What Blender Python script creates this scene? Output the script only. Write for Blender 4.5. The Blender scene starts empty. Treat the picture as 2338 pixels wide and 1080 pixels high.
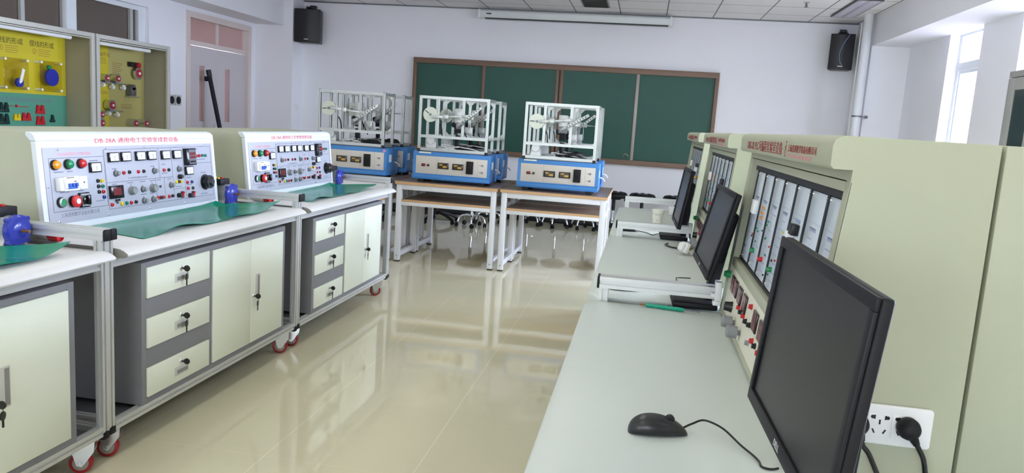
import bpy, bmesh, math, random
from mathutils import Matrix, Vector
random.seed(7)
PI = math.pi
SC = bpy.context.scene
COL = SC.collection

# ---------------------------------------------------------------- materials
def lin(c):
    c = c / 255.0
    return c / 12.92 if c <= 0.04045 else ((c + 0.055) / 1.055) ** 2.4
def rgb(r, g, b): return (lin(r), lin(g), lin(b), 1.0)
MATS = {}
def mat(name, col, rough=0.5, metal=0.0, noise=0.0, nscale=30.0, bump=0.0, spec=0.5, coat=0.0, stretch=None):
    m = bpy.data.materials.new(name); m.use_nodes = True
    nt = m.node_tree; b = nt.nodes['Principled BSDF']
    b.inputs['Base Color'].default_value = rgb(*col)
    b.inputs['Roughness'].default_value = rough
    b.inputs['Metallic'].default_value = metal
    b.inputs['Specular IOR Level'].default_value = spec
    b.inputs['Coat Weight'].default_value = coat
    if noise or bump:
        tc = nt.nodes.new('ShaderNodeTexCoord'); n = nt.nodes.new('ShaderNodeTexNoise')
        n.inputs['Scale'].default_value = nscale; n.inputs['Detail'].default_value = 4
        src = tc.outputs['Object']
        if stretch:
            mp = nt.nodes.new('ShaderNodeMapping'); mp.inputs['Scale'].default_value = stretch
            nt.links.new(src, mp.inputs['Vector']); src = mp.outputs['Vector']
        nt.links.new(src, n.inputs['Vector'])
        if noise:
            r = nt.nodes.new('ShaderNodeMapRange')
            r.inputs['To Min'].default_value = 1 - noise; r.inputs['To Max'].default_value = 1 + noise
            nt.links.new(n.outputs['Fac'], r.inputs['Value'])
            mx = nt.nodes.new('ShaderNodeVectorMath'); mx.operation = 'SCALE'
            mx.inputs[0].default_value = rgb(*col)[:3]
            nt.links.new(r.outputs['Result'], mx.inputs['Scale'])
            nt.links.new(mx.outputs['Vector'], b.inputs['Base Color'])
        if bump:
            bp = nt.nodes.new('ShaderNodeBump'); bp.inputs['Strength'].default_value = bump
            bp.inputs['Distance'].default_value = 0.002
            nt.links.new(n.outputs['Fac'], bp.inputs['Height'])
            nt.links.new(bp.outputs['Normal'], b.inputs['Normal'])
    MATS[name] = m
    return m
def glassmat(name, tint=(255, 255, 255), gloss=0.08):
    m = bpy.data.materials.new(name); m.use_nodes = True
    nt = m.node_tree; nt.nodes.remove(nt.nodes['Principled BSDF']); out = nt.nodes['Material Output']
    t = nt.nodes.new('ShaderNodeBsdfTransparent'); t.inputs['Color'].default_value = rgb(*tint)
    g = nt.nodes.new('ShaderNodeBsdfGlossy'); g.inputs['Roughness'].default_value = 0.03
    mx = nt.nodes.new('ShaderNodeMixShader'); mx.inputs['Fac'].default_value = gloss
    nt.links.new(t.outputs[0], mx.inputs[1]); nt.links.new(g.outputs[0], mx.inputs[2]); nt.links.new(mx.outputs[0], out.inputs['Surface'])
    MATS[name] = m; return m
def emit(name, col, s):
    m = bpy.data.materials.new(name); m.use_nodes = True
    b = m.node_tree.nodes['Principled BSDF']
    b.inputs['Base Color'].default_value = rgb(*col); b.inputs['Emission Color'].default_value = rgb(*col)
    b.inputs['Emission Strength'].default_value = s
    MATS[name] = m; return m
def gridmat(name, base, line, sx, sy, ox, oy, w, rough=0.5, noise=0.04, nscale=3.0, wy=None, spec=0.5, speck=0.0):
    """tiles with joints: world x/y modulo the tile size"""
    m = bpy.data.materials.new(name); m.use_nodes = True
    nt = m.node_tree; N = nt.nodes; Lk = nt.links; b = N['Principled BSDF']
    tc = N.new('ShaderNodeTexCoord'); sp = N.new('ShaderNodeSeparateXYZ'); Lk.new(tc.outputs['Object'], sp.inputs[0])
    def edge(out, s, o, w):
        a = N.new('ShaderNodeMath'); a.operation = 'SUBTRACT'; Lk.new(out, a.inputs[0]); a.inputs[1].default_value = o - s * 100
        d = N.new('ShaderNodeMath'); d.operation = 'MODULO'; Lk.new(a.outputs[0], d.inputs[0]); d.inputs[1].default_value = s
        e = N.new('ShaderNodeMath'); e.operation = 'LESS_THAN'; Lk.new(d.outputs[0], e.inputs[0]); e.inputs[1].default_value = w
        return e
    e1 = edge(sp.outputs['X'], sx, ox, w); e2 = edge(sp.outputs['Y'], sy, oy, wy if wy is not None else w)
    mxm = N.new('ShaderNodeMath'); mxm.operation = 'MAXIMUM'; Lk.new(e1.outputs[0], mxm.inputs[0]); Lk.new(e2.outputs[0], mxm.inputs[1])
    n = N.new('ShaderNodeTexNoise'); n.inputs['Scale'].default_value = nscale; n.inputs['Detail'].default_value = 6
    Lk.new(tc.outputs['Object'], n.inputs['Vector'])
    r = N.new('ShaderNodeMapRange'); r.inputs['To Min'].default_value = 1 - noise; r.inputs['To Max'].default_value = 1 + noise
    Lk.new(n.outputs['Fac'], r.inputs['Value'])
    sc = N.new('ShaderNodeVectorMath'); sc.operation = 'SCALE'; sc.inputs[0].default_value = rgb(*base)[:3]
    Lk.new(r.outputs['Result'], sc.inputs['Scale'])
    mc = N.new('ShaderNodeMix'); mc.data_type = 'RGBA'; Lk.new(mxm.outputs[0], mc.inputs['Factor'])
    Lk.new(sc.outputs['Vector'], mc.inputs['A']); mc.inputs['B'].default_value = rgb(*line)
    Lk.new(mc.outputs['Result'], b.inputs['Base Color'])
    b.inputs['Roughness'].default_value = rough; b.inputs['Specular IOR Level'].default_value = spec
    MATS[name] = m; return m

gridmat('floor_tile', (221, 215, 184), (238, 231, 204), 0.6, 0.6, -1.368, 0.25, 0.004, rough=0.045, noise=0.05, nscale=2.2, wy=0.0015, spec=0.62)
gridmat('ceiling_tile', (240, 238, 240), (120, 116, 120), 0.6, 0.6, 0.126, 10.155, 0.014, rough=0.8, noise=0.02, nscale=60)
mat('wall_paint', (242, 241, 246), 0.75, noise=0.012, nscale=4, bump=0.03)
mat('beam_paint', (238, 237, 241), 0.75, noise=0.012, nscale=4)
mat('baseboard_black', (22, 24, 26), 0.35)
mat('ivory', (230, 235, 215), 0.42, noise=0.012, nscale=8)
mat('console_white', (214, 221, 224), 0.4, noise=0.01, nscale=8)
mat('console_beige', (175, 178, 152), 0.45, noise=0.02, nscale=5, bump=0.04)
mat('counter_white', (220, 220, 218), 0.4, noise=0.012, nscale=12)
mat('counter_edge', (150, 148, 142), 0.55)
mat('desk_top', (204, 212, 205), 0.42, noise=0.015, nscale=10, bump=0.03)
mat('alu', (206, 207, 204), 0.38, 0.5, noise=0.03, nscale=6)
mat('alu_bright', (178, 181, 177), 0.33, 0.7)
mat('alu_dark', (120, 122, 124), 0.4, 0.7)
mat('zinc', (205, 208, 210), 0.25, 0.9)
mat('chrome', (225, 228, 235), 0.07, 1.0)
mat('cabinet_grey', (128, 128, 131), 0.5, noise=0.03, nscale=10)
mat('handle_grey', (198, 198, 190), 0.45)
mat('recess', (140, 138, 132), 0.5)
mat('black', (18, 18, 20), 0.4)
mat('black_soft', (20, 20, 24), 0.55, spec=0.3, noise=0.05, nscale=20)
mat('black_gloss', (14, 15, 17), 0.18)
mat('bezel', (20, 21, 27), 0.5, spec=0.3)
mat('screen', (20, 21, 23), 0.32, spec=0.35)
mat('red', (190, 26, 32), 0.3)
mat('wheel_red', (150, 22, 26), 0.3)
mat('wheel_hub', (150, 145, 135), 0.5)
mat('orange', (235, 150, 25), 0.3)
mat('yellow', (228, 200, 30), 0.35)
mat('green', (20, 130, 78), 0.3)
mat('teal_jack', (0, 118, 98), 0.35)
mat('blue_jack', (30, 42, 130), 0.35)
mat('breaker_blue', (45, 95, 200), 0.4)
mat('white_plastic', (236, 236, 234), 0.35)
mat('cream_plastic', (225, 222, 200), 0.4)
mat('panel_grey', (170, 172, 182), 0.45, noise=0.01, nscale=40)
mat('panel_line', (70, 72, 82), 0.6)
mat('text_red', (205, 34, 58), 0.5)
mat('text_red_dark', (150, 42, 48), 0.5)
mat('text_pink', (226, 150, 160), 0.6)
mat('text_grey', (120, 126, 138), 0.6)
mat('text_dark', (60, 58, 30), 0.6)
mat('text_brown', (150, 105, 60), 0.6)
mat('text_light', (200, 200, 205), 0.5)
mat('meter_face', (225, 234, 246), 0.25)
mat('led_window', (110, 22, 26), 0.25)
mat('led_grey', (95, 98, 105), 0.35)
mat('knob_grey', (136, 138, 140), 0.45)
mat('mat_green', (0, 130, 100), 0.2, spec=0.3, noise=0.03, nscale=4)
mat('motor_blue', (28, 46, 150), 0.3, coat=0.3)
mat('motor_body', (190, 192, 194), 0.4, 0.6)
mat('rust', (140, 100, 70), 0.4, 0.6)
mat('conn_grey', (200, 198, 190), 0.5)
mat('machine_blue', (62, 128, 192), 0.4, noise=0.02, nscale=6)
mat('machine_panel', (206, 199, 188), 0.5)
mat('lcd', (60, 55, 35), 0.2)
mat('lcd_amber', (196, 150, 52), 0.3)
mat('steel_disc', (190, 194, 178), 0.35, 0.35)
mat('wood_top', (150, 128, 112), 0.3, noise=0.14, nscale=6, stretch=(1, 12, 12))
mat('wood_edge', (204, 164, 118), 0.5, noise=0.08, nscale=8, stretch=(1, 12, 12))
mat('table_white', (224, 226, 228), 0.4)
mat('board_green', (22, 78, 66), 0.45, noise=0.14, nscale=1.6)
mat('board_frame', (122, 96, 78), 0.45)
mat('board_rail', (165, 155, 148), 0.4, 0.3)
mat('screen_case', (226, 230, 230), 0.4)
mat('case_frame', (188, 187, 180), 0.45)
mat('case_inner', (158, 152, 130), 0.6, noise=0.03, nscale=5)
mat('poster_yellow', (204, 188, 44), 0.5, noise=0.03, nscale=3)
mat('poster_olive', (178, 168, 104), 0.5, noise=0.03, nscale=3)
mat('poster_teal', (84, 152, 130), 0.5, noise=0.03, nscale=3)
mat('disc_blue', (36, 44, 150), 0.35)
mat('gear_green', (14, 48, 44), 0.4)
mat('gear_red', (188, 30, 42), 0.4)
mat('roller_red', (172, 30, 46), 0.35)
mat('door_paint', (205, 197, 200), 0.45, noise=0.01, nscale=6)
mat('door_frame', (222, 208, 202), 0.45)
mat('pink_pane', (206, 166, 160), 0.2, noise=0.1, nscale=2.5)
mat('brown_pane', (98, 86, 78), 0.25, noise=0.05, nscale=4)
mat('pipe_white', (228, 229, 232), 0.35)
mat('window_frame', (228, 232, 236), 0.4)
mat('cab_steel', (150, 150, 146), 0.45)
mat('cab_glass', (52, 62, 66), 0.12)
mat('rubber', (14, 14, 15), 0.6)
mat('sand', (70, 58, 56), 0.9)
mat('brass', (190, 150, 70), 0.3, 0.9)
mat('teal_handle', (0, 150, 120), 0.35)
mat('paper_cup', (240, 238, 226), 0.6)
mat('cup_print', (140, 138, 128), 0.6)
mat('module_board', (206, 216, 226), 0.3, noise=0.10, nscale=7, coat=0.3)
mat('module_dark', (150, 165, 190), 0.4)
mat('module_back', (20, 22, 26), 0.5)
mat('cable_blue', (140, 160, 215), 0.4)
mat('chair_blue', (34, 44, 84), 0.7)
mat('lamp_louvre', (214, 212, 222), 0.35)
mat('lamp_gap', (90, 86, 92), 0.6)
glassmat('pane', (240, 246, 255), 0.06)
glassmat('acrylic', (244, 240, 205), 0.05)
# outdoor brick
m = bpy.data.materials.new('brick_pink'); m.use_nodes = True
nt = m.node_tree; bk = nt.nodes.new('ShaderNodeTexBrick'); tc = nt.nodes.new('ShaderNodeTexCoord')
mp = nt.nodes.new('ShaderNodeMapping'); mp.inputs['Rotation'].default_value = (PI / 2, 0, 0)
nt.links.new(tc.outputs['Object'], mp.inputs['Vector']); nt.links.new(mp.outputs['Vector'], bk.inputs['Vector'])
bk.inputs['Color1'].default_value = rgb(226, 170, 158); bk.inputs['Color2'].default_value = rgb(216, 160, 150)
bk.inputs['Mortar'].default_value = rgb(235, 225, 220); bk.inputs['Scale'].default_value = 2.2
nt.links.new(bk.outputs['Color'], nt.nodes['Principled BSDF'].inputs['Base Color']); MATS['brick_pink'] = m

# ---------------------------------------------------------------- geometry builder
def frame_of(d):
    d = Vector(d).normalized()
    a = Vector((0, 0, 1)) if abs(d.z) < 0.9 else Vector((1, 0, 0))
    u = d.cross(a).normalized(); v = d.cross(u).normalized()
    return u, v
class G:
    def __init__(s, M=None):
        s.bm = bmesh.new(); s.M = M or Matrix.Identity(4); s.mi = 0; s.sm = True
    def v(s, p): return s.bm.verts.new(s.M @ Vector(p))
    def f(s, vs):
        try:
            fc = s.bm.faces.new(vs); fc.material_index = s.mi; return fc
        except ValueError: return None
    def box(s, x0, x1, y0, y1, z0, z1, bev=0.0, seg=2):
        p = [(x0, y0, z0), (x1, y0, z0), (x1, y1, z0), (x0, y1, z0), (x0, y0, z1), (x1, y0, z1), (x1, y1, z1), (x0, y1, z1)]
        V = [s.v(q) for q in p]
        F = [s.f([V[i] for i in q]) for q in ((3, 2, 1, 0), (4, 5, 6, 7), (0, 1, 5, 4), (1, 2, 6, 5), (2, 3, 7, 6), (3, 0, 4, 7))]
        if bev:
            E = list({e for fc in F for e in fc.edges})
            r = bmesh.ops.bevel(s.bm, geom=E, offset=bev, segments=seg, profile=0.5, affect='EDGES', clamp_overlap=True)
            for fc in r['faces']: fc.material_index = s.mi
        return s
    def prism(s, poly, axis, a, b, bev=0.0, seg=2):
        def pt(q, t): return {'x': (t, q[0], q[1]), 'y': (q[0], t, q[1]), 'z': (q[0], q[1], t)}[axis]
        A = [s.v(pt(q, a)) for q in poly]; B = [s.v(pt(q, b)) for q in poly]
        n = len(poly); F = [s.f(A[::-1]), s.f(B)]
        for i in range(n): F.append(s.f([A[i], A[(i + 1) % n], B[(i + 1) % n], B[i]]))
        F = [q for q in F if q]
        if bev:
            E = list({e for fc in F for e in fc.edges})
            r = bmesh.ops.bevel(s.bm, geom=E, offset=bev, segments=seg, profile=0.5, affect='EDGES', clamp_overlap=True)
            for fc in r['faces']: fc.material_index = s.mi
        return s
    def lathe(s, prof, o=(0, 0, 0), d=(0, 0, 1), n=20, cap=True):
        o = Vector(o); d = Vector(d).normalized(); u, w = frame_of(d)
        rings = []
        for r, h in prof:
            rings.append([s.v(o + d * h + (u * math.cos(2 * PI * i / n) + w * math.sin(2 * PI * i / n)) * max(r, 1e-5)) for i in range(n)])
        for A, B in zip(rings, rings[1:]):
            for i in range(n): s.f([A[i], A[(i + 1) % n], B[(i + 1) % n], B[i]])
        if cap: s.f(rings[0][::-1]); s.f(rings[-1])
        return s
    def cyl(s, a, b, r, r2=None, n=16):
        a = Vector(a); b = Vector(b); d = b - a
        return s.lathe([(r, 0), (r if r2 is None else r2, d.length)], a, d, n)
    def ball(s, c, r, n=14, sc=(1, 1, 1)):
        k = n // 2 + 1; rings = []
        for j in range(1, k):
            t = PI * j / k
            rings.append([s.v((c[0] + sc[0] * r * math.sin(t) * math.cos(2 * PI * i / n), c[1] + sc[1] * r * math.sin(t) * math.sin(2 * PI * i / n), c[2] + sc[2] * r * math.cos(t))) for i in range(n)])
        top = s.v((c[0], c[1], c[2] + sc[2] * r)); bot = s.v((c[0], c[1], c[2] - sc[2] * r))
        for i in range(n):
            s.f([top, rings[0][i], rings[0][(i + 1) % n]]); s.f([bot, rings[-1][(i + 1) % n], rings[-1][i]])
        for A, B in zip(rings, rings[1:]):
            for i in range(n): s.f([A[i], B[i], B[(i + 1) % n], A[(i + 1) % n]])
        return s
    def tube(s, pts, r, n=7, smooth=4):
        P = [Vector(p) for p in pts]
        if smooth > 1 and len(P) > 2:
            Q = []
            for i in range(len(P) - 1):
                p0 = P[max(i - 1, 0)]; p1 = P[i]; p2 = P[i + 1]; p3 = P[min(i + 2, len(P) - 1)]
                for k in range(smooth):
                    t = k / smooth
                    Q.append(0.5 * ((2 * p1) + (p2 - p0) * t + (2 * p0 - 5 * p1 + 4 * p2 - p3) * t * t + (3 * p1 - p0 - 3 * p2 + p3) * t ** 3))
            Q.append(P[-1]); P = Q
        rings = []; u = None
        for i, p in enumerate(P):
            d = (P[min(i + 1, len(P) - 1)] - P[max(i - 1, 0)])
            if d.length < 1e-9: continue
            d.normalize()
            if u is None: u, _ = frame_of(d)
            u = (u - d * u.dot(d)).normalized(); w = d.cross(u)
            rings.append([s.v(p + (u * math.cos(2 * PI * k / n) + w * math.sin(2 * PI * k / n)) * r) for k in range(n)])
        for A, B in zip(rings, rings[1:]):
            for i in range(n): s.f([A[i], A[(i + 1) % n], B[(i + 1) % n], B[i]])
        s.f(rings[0][::-1]); s.f(rings[-1])
        return s
    def prof(s, axis, a, b, p0, p1, q0, q1, np_=1, nq=1, sw=0.009, sd=0.006):
        """slotted aluminium extrusion along an axis; p,q are the two cross axes in cyclic prism order"""
        if axis == 'y': p0, p1, q0, q1, np_, nq = q0, q1, p0, p1, nq, np_
        pts = []
        def side(A, B, n, inward):
            A = Vector(A); B = Vector(B); L = (B - A).length; t = (B - A).normalized(); iw = Vector(inward)
            pts.append(tuple(A))
            for k in range(n):
                c = A + t * (L * (k + 0.5) / n)
                for q in (c - t * sw / 2, c - t * sw / 2 + iw * sd, c + t * sw / 2 + iw * sd, c + t * sw / 2): pts.append(tuple(q))
        side((p0, q0), (p1, q0), np_, (0, 1)); side((p1, q0), (p1, q1), nq, (-1, 0))
        side((p1, q1), (p0, q1), np_, (0, -1)); side((p0, q1), (p0, q0), nq, (1, 0))
        return s.prism(pts, axis, a, b)
    def mesh(s, name, mats, angle=35):
        bmesh.ops.recalc_face_normals(s.bm, faces=s.bm.faces)
        me = bpy.data.meshes.new(name); s.bm.to_mesh(me); s.bm.free()
        for q in (mats if isinstance(mats, (list, tuple)) else [mats]): me.materials.append(MATS[q])
        me.polygons.foreach_set('use_smooth', [True] * len(me.polygons))
        me.set_sharp_from_angle(angle=math.radians(angle))
        return me

def ring(g, plane, a0, a1, b0, b1, wa0, wa1, wb0, wb1, d0, d1, bev=0.0):
    """rectangular frame of four bars that only touch: verticals full height, horizontals between"""
    def bx(p0, p1, q0, q1):
        if plane == 'yz': g.box(d0, d1, p0, p1, q0, q1, bev)
        else: g.box(p0, p1, d0, d1, q0, q1, bev)
    if wa0: bx(a0, a0 + wa0, b0, b1)
    if wa1: bx(a1 - wa1, a1, b0, b1)
    e = 0.0002
    if wb0: bx(a0 + wa0 + e, a1 - wa1 - e, b0, b0 + wb0)
    if wb1: bx(a0 + wa0 + e, a1 - wa1 - e, b1 - wb1, b1)
def put(name, me, parent=None, loc=(0, 0, 0), rz=0.0):
    o = bpy.data.objects.new(name, me); COL.objects.link(o)
    o.parent = parent; o.location = loc; o.rotation_euler = (0, 0, rz)
    return o
def obj(name, g, mats, parent=None, loc=(0, 0, 0), rz=0.0, angle=35):
    return put(name, g.mesh(name, mats, angle), parent, loc, rz)
def tag(o, label, cat, group=None):
    o['label'] = label; o['category'] = cat
    if group: o['group'] = group
    return o
def thing(name, label, cat, loc=(0, 0, 0), rz=0.0, group=None):
    o = bpy.data.objects.new(name, None); COL.objects.link(o); o.empty_display_size = 0.1
    o.location = loc; o.rotation_euler = (0, 0, rz)
    return tag(o, label, cat, group)
def struct(name, g, mats, parent=None):
    o = obj(name, g, mats, parent)
    if parent is None: o['kind'] = 'structure'
    return o
def dup(root, loc=None, rz=None, label=None, group=None, parent=None):
    r = root.copy(); COL.objects.link(r)
    if parent is not None: r.parent = parent
    if loc is not None: r.location = loc
    if rz is not None: r.rotation_euler = (0, 0, rz)
    if label: r['label'] = label
    if group: r['group'] = group
    for ch in list(root.children): dup(ch, parent=r)
    return r
def text(name, body, M, width, material, parent=None, height=None, ext=0.0004, center=False):
    """lettering as a thin mesh; fitted to width (and height) with its lower left corner at the origin of M"""
    c = bpy.data.curves.new('txt', 'FONT'); c.body = body; c.extrude = 0.002; c.resolution_u = 2
    t = bpy.data.objects.new('txt', c); COL.objects.link(t)
    dg = bpy.context.evaluated_depsgraph_get(); me = bpy.data.meshes.new_from_object(t.evaluated_get(dg))
    bpy.data.objects.remove(t); bpy.data.curves.remove(c)
    xs = [v.co.x for v in me.vertices]; ys = [v.co.y for v in me.vertices]
    x0, x1, y0, y1 = min(xs), max(xs), min(ys), max(ys)
    sx = width / (x1 - x0); sy = (height / (y1 - y0)) if height else sx
    T = Matrix.Diagonal((sx, sy, ext / 0.004, 1)) @ Matrix.Translation((-x0, -y0, 0.002))
    me.transform(M @ T); me.materials.clear(); me.materials.append(MATS[material])
    for p in me.polygons: p.material_index = 0
    me.name = name
    return put(name, me, parent)
def basis(o, u, v):
    u = Vector(u).normalized(); v = Vector(v).normalized(); w = u.cross(v)
    M = Matrix.Identity(4)
    for i in range(3): M[i][0] = u[i]; M[i][1] = v[i]; M[i][2] = w[i]; M[i][3] = o[i]
    return M

# ---------------------------------------------------------------- camera
yaw, pit, rol, hc, fpx = -0.1628, 0.1476, 0.0653, 1.3585, 1743.82
fw = Vector((math.sin(yaw) * math.cos(pit), math.cos(yaw) * math.cos(pit), -math.sin(pit)))
rr = Vector((math.cos(yaw), -math.sin(yaw), 0)); uu = rr.cross(fw)
R = rr * math.cos(rol) + uu * math.sin(rol); U = uu * math.cos(rol) - rr * math.sin(rol)
cd = bpy.data.cameras.new('camera'); cam = bpy.data.objects.new('camera', cd); COL.objects.link(cam)
Mc = Matrix.Identity(4)
for i in range(3): Mc[i][0] = R[i]; Mc[i][1] = U[i]; Mc[i][2] = -fw[i]
Mc[2][3] = hc
cam.matrix_world = Mc
cd.sensor_fit = 'HORIZONTAL'; cd.sensor_width = 36.0; cd.lens = fpx / 2338 * 36.0; cd.clip_start = 0.02
SC.camera = cam

# ---------------------------------------------------------------- room shell
XL, XR, YB, YF, ZC = -5.55, 2.98, 10.645, -5.0, 2.892
g = G(); g.box(XL - 0.2, XR + 0.3, YF - 0.2, YB + 0.2, -0.12, 0.0); struct('floor', g, 'floor_tile')
g = G(); g.box(XL - 0.2, XR + 0.3, YF - 0.2, YB + 0.2, ZC, ZC + 0.12); struct('ceiling', g, 'ceiling_tile')
g = G(); g.box(XL - 0.2, XR + 0.3, YB, YB + 0.2, 0, ZC); struct('wall_back', g, 'wall_paint')
# wall behind the camera, with two windows
def wall_x(x0, x1, yA, yB, z0, z1, holes, name):
    """wall in the yz plane with rectangular holes (ya,yb,za,zb) sorted by y"""
    g = G(); y = yA
    for (a, b, c, d) in holes:
        g.box(x0, x1, y, a, z0, z1)
        if c > z0: g.box(x0, x1, a, b, z0, c)
        if d < z1: g.box(x0, x1, a, b, d, z1)
        y = b
    g.box(x0, x1, y, yB, z0, z1)
    return g
g = G()
fw_holes = [(-4.6, -2.4, 0.9, 2.5), (-1.2, 1.0, 0.9, 2.5)]
x = XL
for (a, b, c, d) in fw_holes:
    g.box(x, a, YF - 0.2, YF, 0, ZC); g.box(a, b, YF - 0.2, YF, 0, c); g.box(a, b, YF - 0.2, YF, d, ZC); x = b
g.box(x, XR, YF - 0.2, YF, 0, ZC); struct('wall_front', g, 'wall_paint')
ZW = 2.535
right_holes = [(2.2, 3.7, 0.9, ZW), (4.0, 5.55, 0.9, ZW), (6.31, 7.10, 0.9, ZW), (7.88, 8.67, 0.9, ZW)]
struct('wall_right', wall_x(XR, XR + 0.26, YF - 0.2, YB, 0, ZC, right_holes, 'r'), 'wall_paint')
dY0, dY1, dZ = 8.63, 10.17, 2.445
lw = [(5.02, 7.93, 1.42, 2.36), (dY0, dY1, 0.0, dZ)]
struct('wall_left', wall_x(XL - 0.2, XL, YF - 0.2, YB, 0, ZC, lw, 'l'), 'wall_paint')
# beams and columns
g = G(); g.box(XL, -5.11, YF, 10.3, 2.50, ZC); struct('trim_1', g, 'beam_paint')
g = G(); g.box(XL, -4.985, 10.3, YB, 0, ZC); struct('trim_2', g, 'wall_paint')
g = G(); g.box(2.552, XR, YF, 9.9, ZW, ZC); struct('trim_3', g, 'beam_paint')
g = G(); g.box(2.552, XR, 9.9, YB, 0, ZC); struct('trim_4', g, 'wall_paint')
g = G(); g.box(-4.985, 2.552, YB - 0.014, YB, 0, 0.1, 0.003); struct('baseboard_back', g, 'baseboard_black')
g = G(); g.box(-5.15, 2.552, YB - 0.02, YB, ZC - 0.016, ZC - 0.001); struct('trim_5', g, 'alu_dark')
# right windows
k = 0
for (a, b, c, d) in right_holes:
    k += 1
    g = G(); xf0, xf1 = XR + 0.10, XR + 0.16; fwid = 0.055
    ring(g, 'yz', a, b, c, d, fwid, fwid, fwid, 0.02, xf0, xf1)
    g.box(xf0 - 0.005, xf1, a + fwid, b - fwid, 2.17, 2.25)
    g.box(xf0 + 0.012, xf1 - 0.012, a + fwid, a + fwid + 0.03, c + fwid, 2.17); g.box(xf0 + 0.012, xf1 - 0.012, b - fwid - 0.03, b - fwid, c + fwid, 2.17)
    g.box(xf0 + 0.013, xf1 - 0.013, a + fwid + 0.03, b - fwid - 0.03, 2.14, 2.1699)
    w = struct('window_%d' % k, g, 'window_frame')
    g = G(); g.box(xf0 + 0.028, xf0 + 0.034, a + 0.01, b - 0.01, c + 0.01, d - 0.005); obj('pane', g, 'pane', w)
for (a, b, c, d) in fw_holes:
    k += 1
    g = G(); ring(g, 'xz', a, b, c, d, 0.06, 0.06, 0.06, 0.06, YF - 0.14, YF - 0.08); g.box((a + b) / 2 - 0.03, (a + b) / 2 + 0.03, YF - 0.138, YF - 0.082, c + 0.061, d - 0.061)
    w = struct('window_%d' % k, g, 'window_frame')
    g = G(); g.box(a + 0.01, b - 0.01, YF - 0.115, YF - 0.109, c + 0.01, d - 0.01); obj('pane', g, 'pane', w)
# corridor window above the display cases
k += 1
g = G(); a, b, c, d = lw[0]; x0, x1 = XL - 0.12, XL - 0.05
ring(g, 'yz', a, b, c, d, 0.05, 0.11, 0.05, 0.05, x0, x1)
g.box(x0, x1 + 0.01, 6.74, 6.87, c, d); g.box(x0, x1 - 0.002, 5.86, 5.96, c + 0.051, d - 0.051)
w = struct('window_%d' % k, g, 'window_frame')
g = G(); g.box(x0 + 0.02, x0 + 0.03, a + 0.02, b - 0.05, c + 0.02, d - 0.02); obj('pane', g, 'brown_pane', w)
g = G()
for y in (6.2, 7.69): g.box(x0 + 0.035, x1 - 0.005, y, y + 0.045, c + 0.05, d - 0.05)
g.box(x0 + 0.035, x1 - 0.005, 6.70, 6.74, c + 0.05, d - 0.05)
obj('sash_rail', g, 'alu', w)
# double door
g = G(); x0, x1 = XL - 0.1, XL + 0.015
ring(g, 'yz', dY0, dY1, 0, dZ, 0.075, 0.075, 0, 0.075, x0, x1)
g.box(x0, x1 - 0.03, dY0 + 0.0752, dY1 - 0.0752, 2.05, 2.105)
door = struct('door_1', g, 'door_frame')
ym = (dY0 + dY1) / 2
for (a, b, wy) in ((dY0 + 0.078, ym - 0.003, 8.965), (ym + 0.003, dY1 - 0.078, 9.565)):
    g = G(); X0, X1 = XL - 0.075, XL - 0.03; wz0, wz1, ww = 1.12, 1.815, 0.12
    g.box(X0, X1, a, wy, 0.01, 2.045); g.box(X0, X1, wy + ww, b, 0.01, 2.045); g.box(X0, X1, wy, wy + ww, 0.01, wz0); g.box(X0, X1, wy, wy + ww, wz1, 2.045)
    lf = obj('leaf', g, 'door_paint', door)
    g = G(); g.box(X0 + 0.01, X0 + 0.018, wy - 0.01, wy + ww + 0.01, wz0 - 0.01, wz1 + 0.01); obj('vision_pane', g, 'pink_pane', lf)
    g = G(); hy = b - 0.07 if a < 9 else a + 0.07
    g.cyl((X1, hy, 1.02), (X1 + 0.05, hy, 1.02), 0.01); g.cyl((X1 + 0.05, hy, 1.02), (X1 + 0.05, hy + (-0.1 if a < 9 else 0.1), 1.02), 0.009); g.box(X1, X1 + 0.008, hy - 0.02, hy + 0.02, 0.93, 1.09, 0.003)
    obj('handle', g, 'zinc', lf)
g = G(); g.box(XL - 0.07, XL - 0.06, dY0 + 0.07, dY1 - 0.07, 2.1, dZ - 0.07); obj('transom_pane', g, 'pink_pane', door)
g = G(); g.box(XL - 0.075, XL - 0.045, ym - 0.03, ym + 0.03, 2.1, dZ - 0.07); g.box(XL - 0.075, XL - 0.04, dY1 - 0.13, dY1 - 0.07, 2.1, dZ - 0.07); obj('transom_bar', g, 'door_frame', door)
# outdoor wall seen through the window
g = G(); g.box(7.0, 14.0, 20.0, 20.4, -3.0, 9.0)
tag(obj('brick_building', g, 'brick_pink'), 'pale pink brick building outside the tall narrow window', 'building')
g = G(); g.box(-40, 60, -50, 60, -3.2, -3.0); struct('floor_outdoor', g, 'sand')

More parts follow.
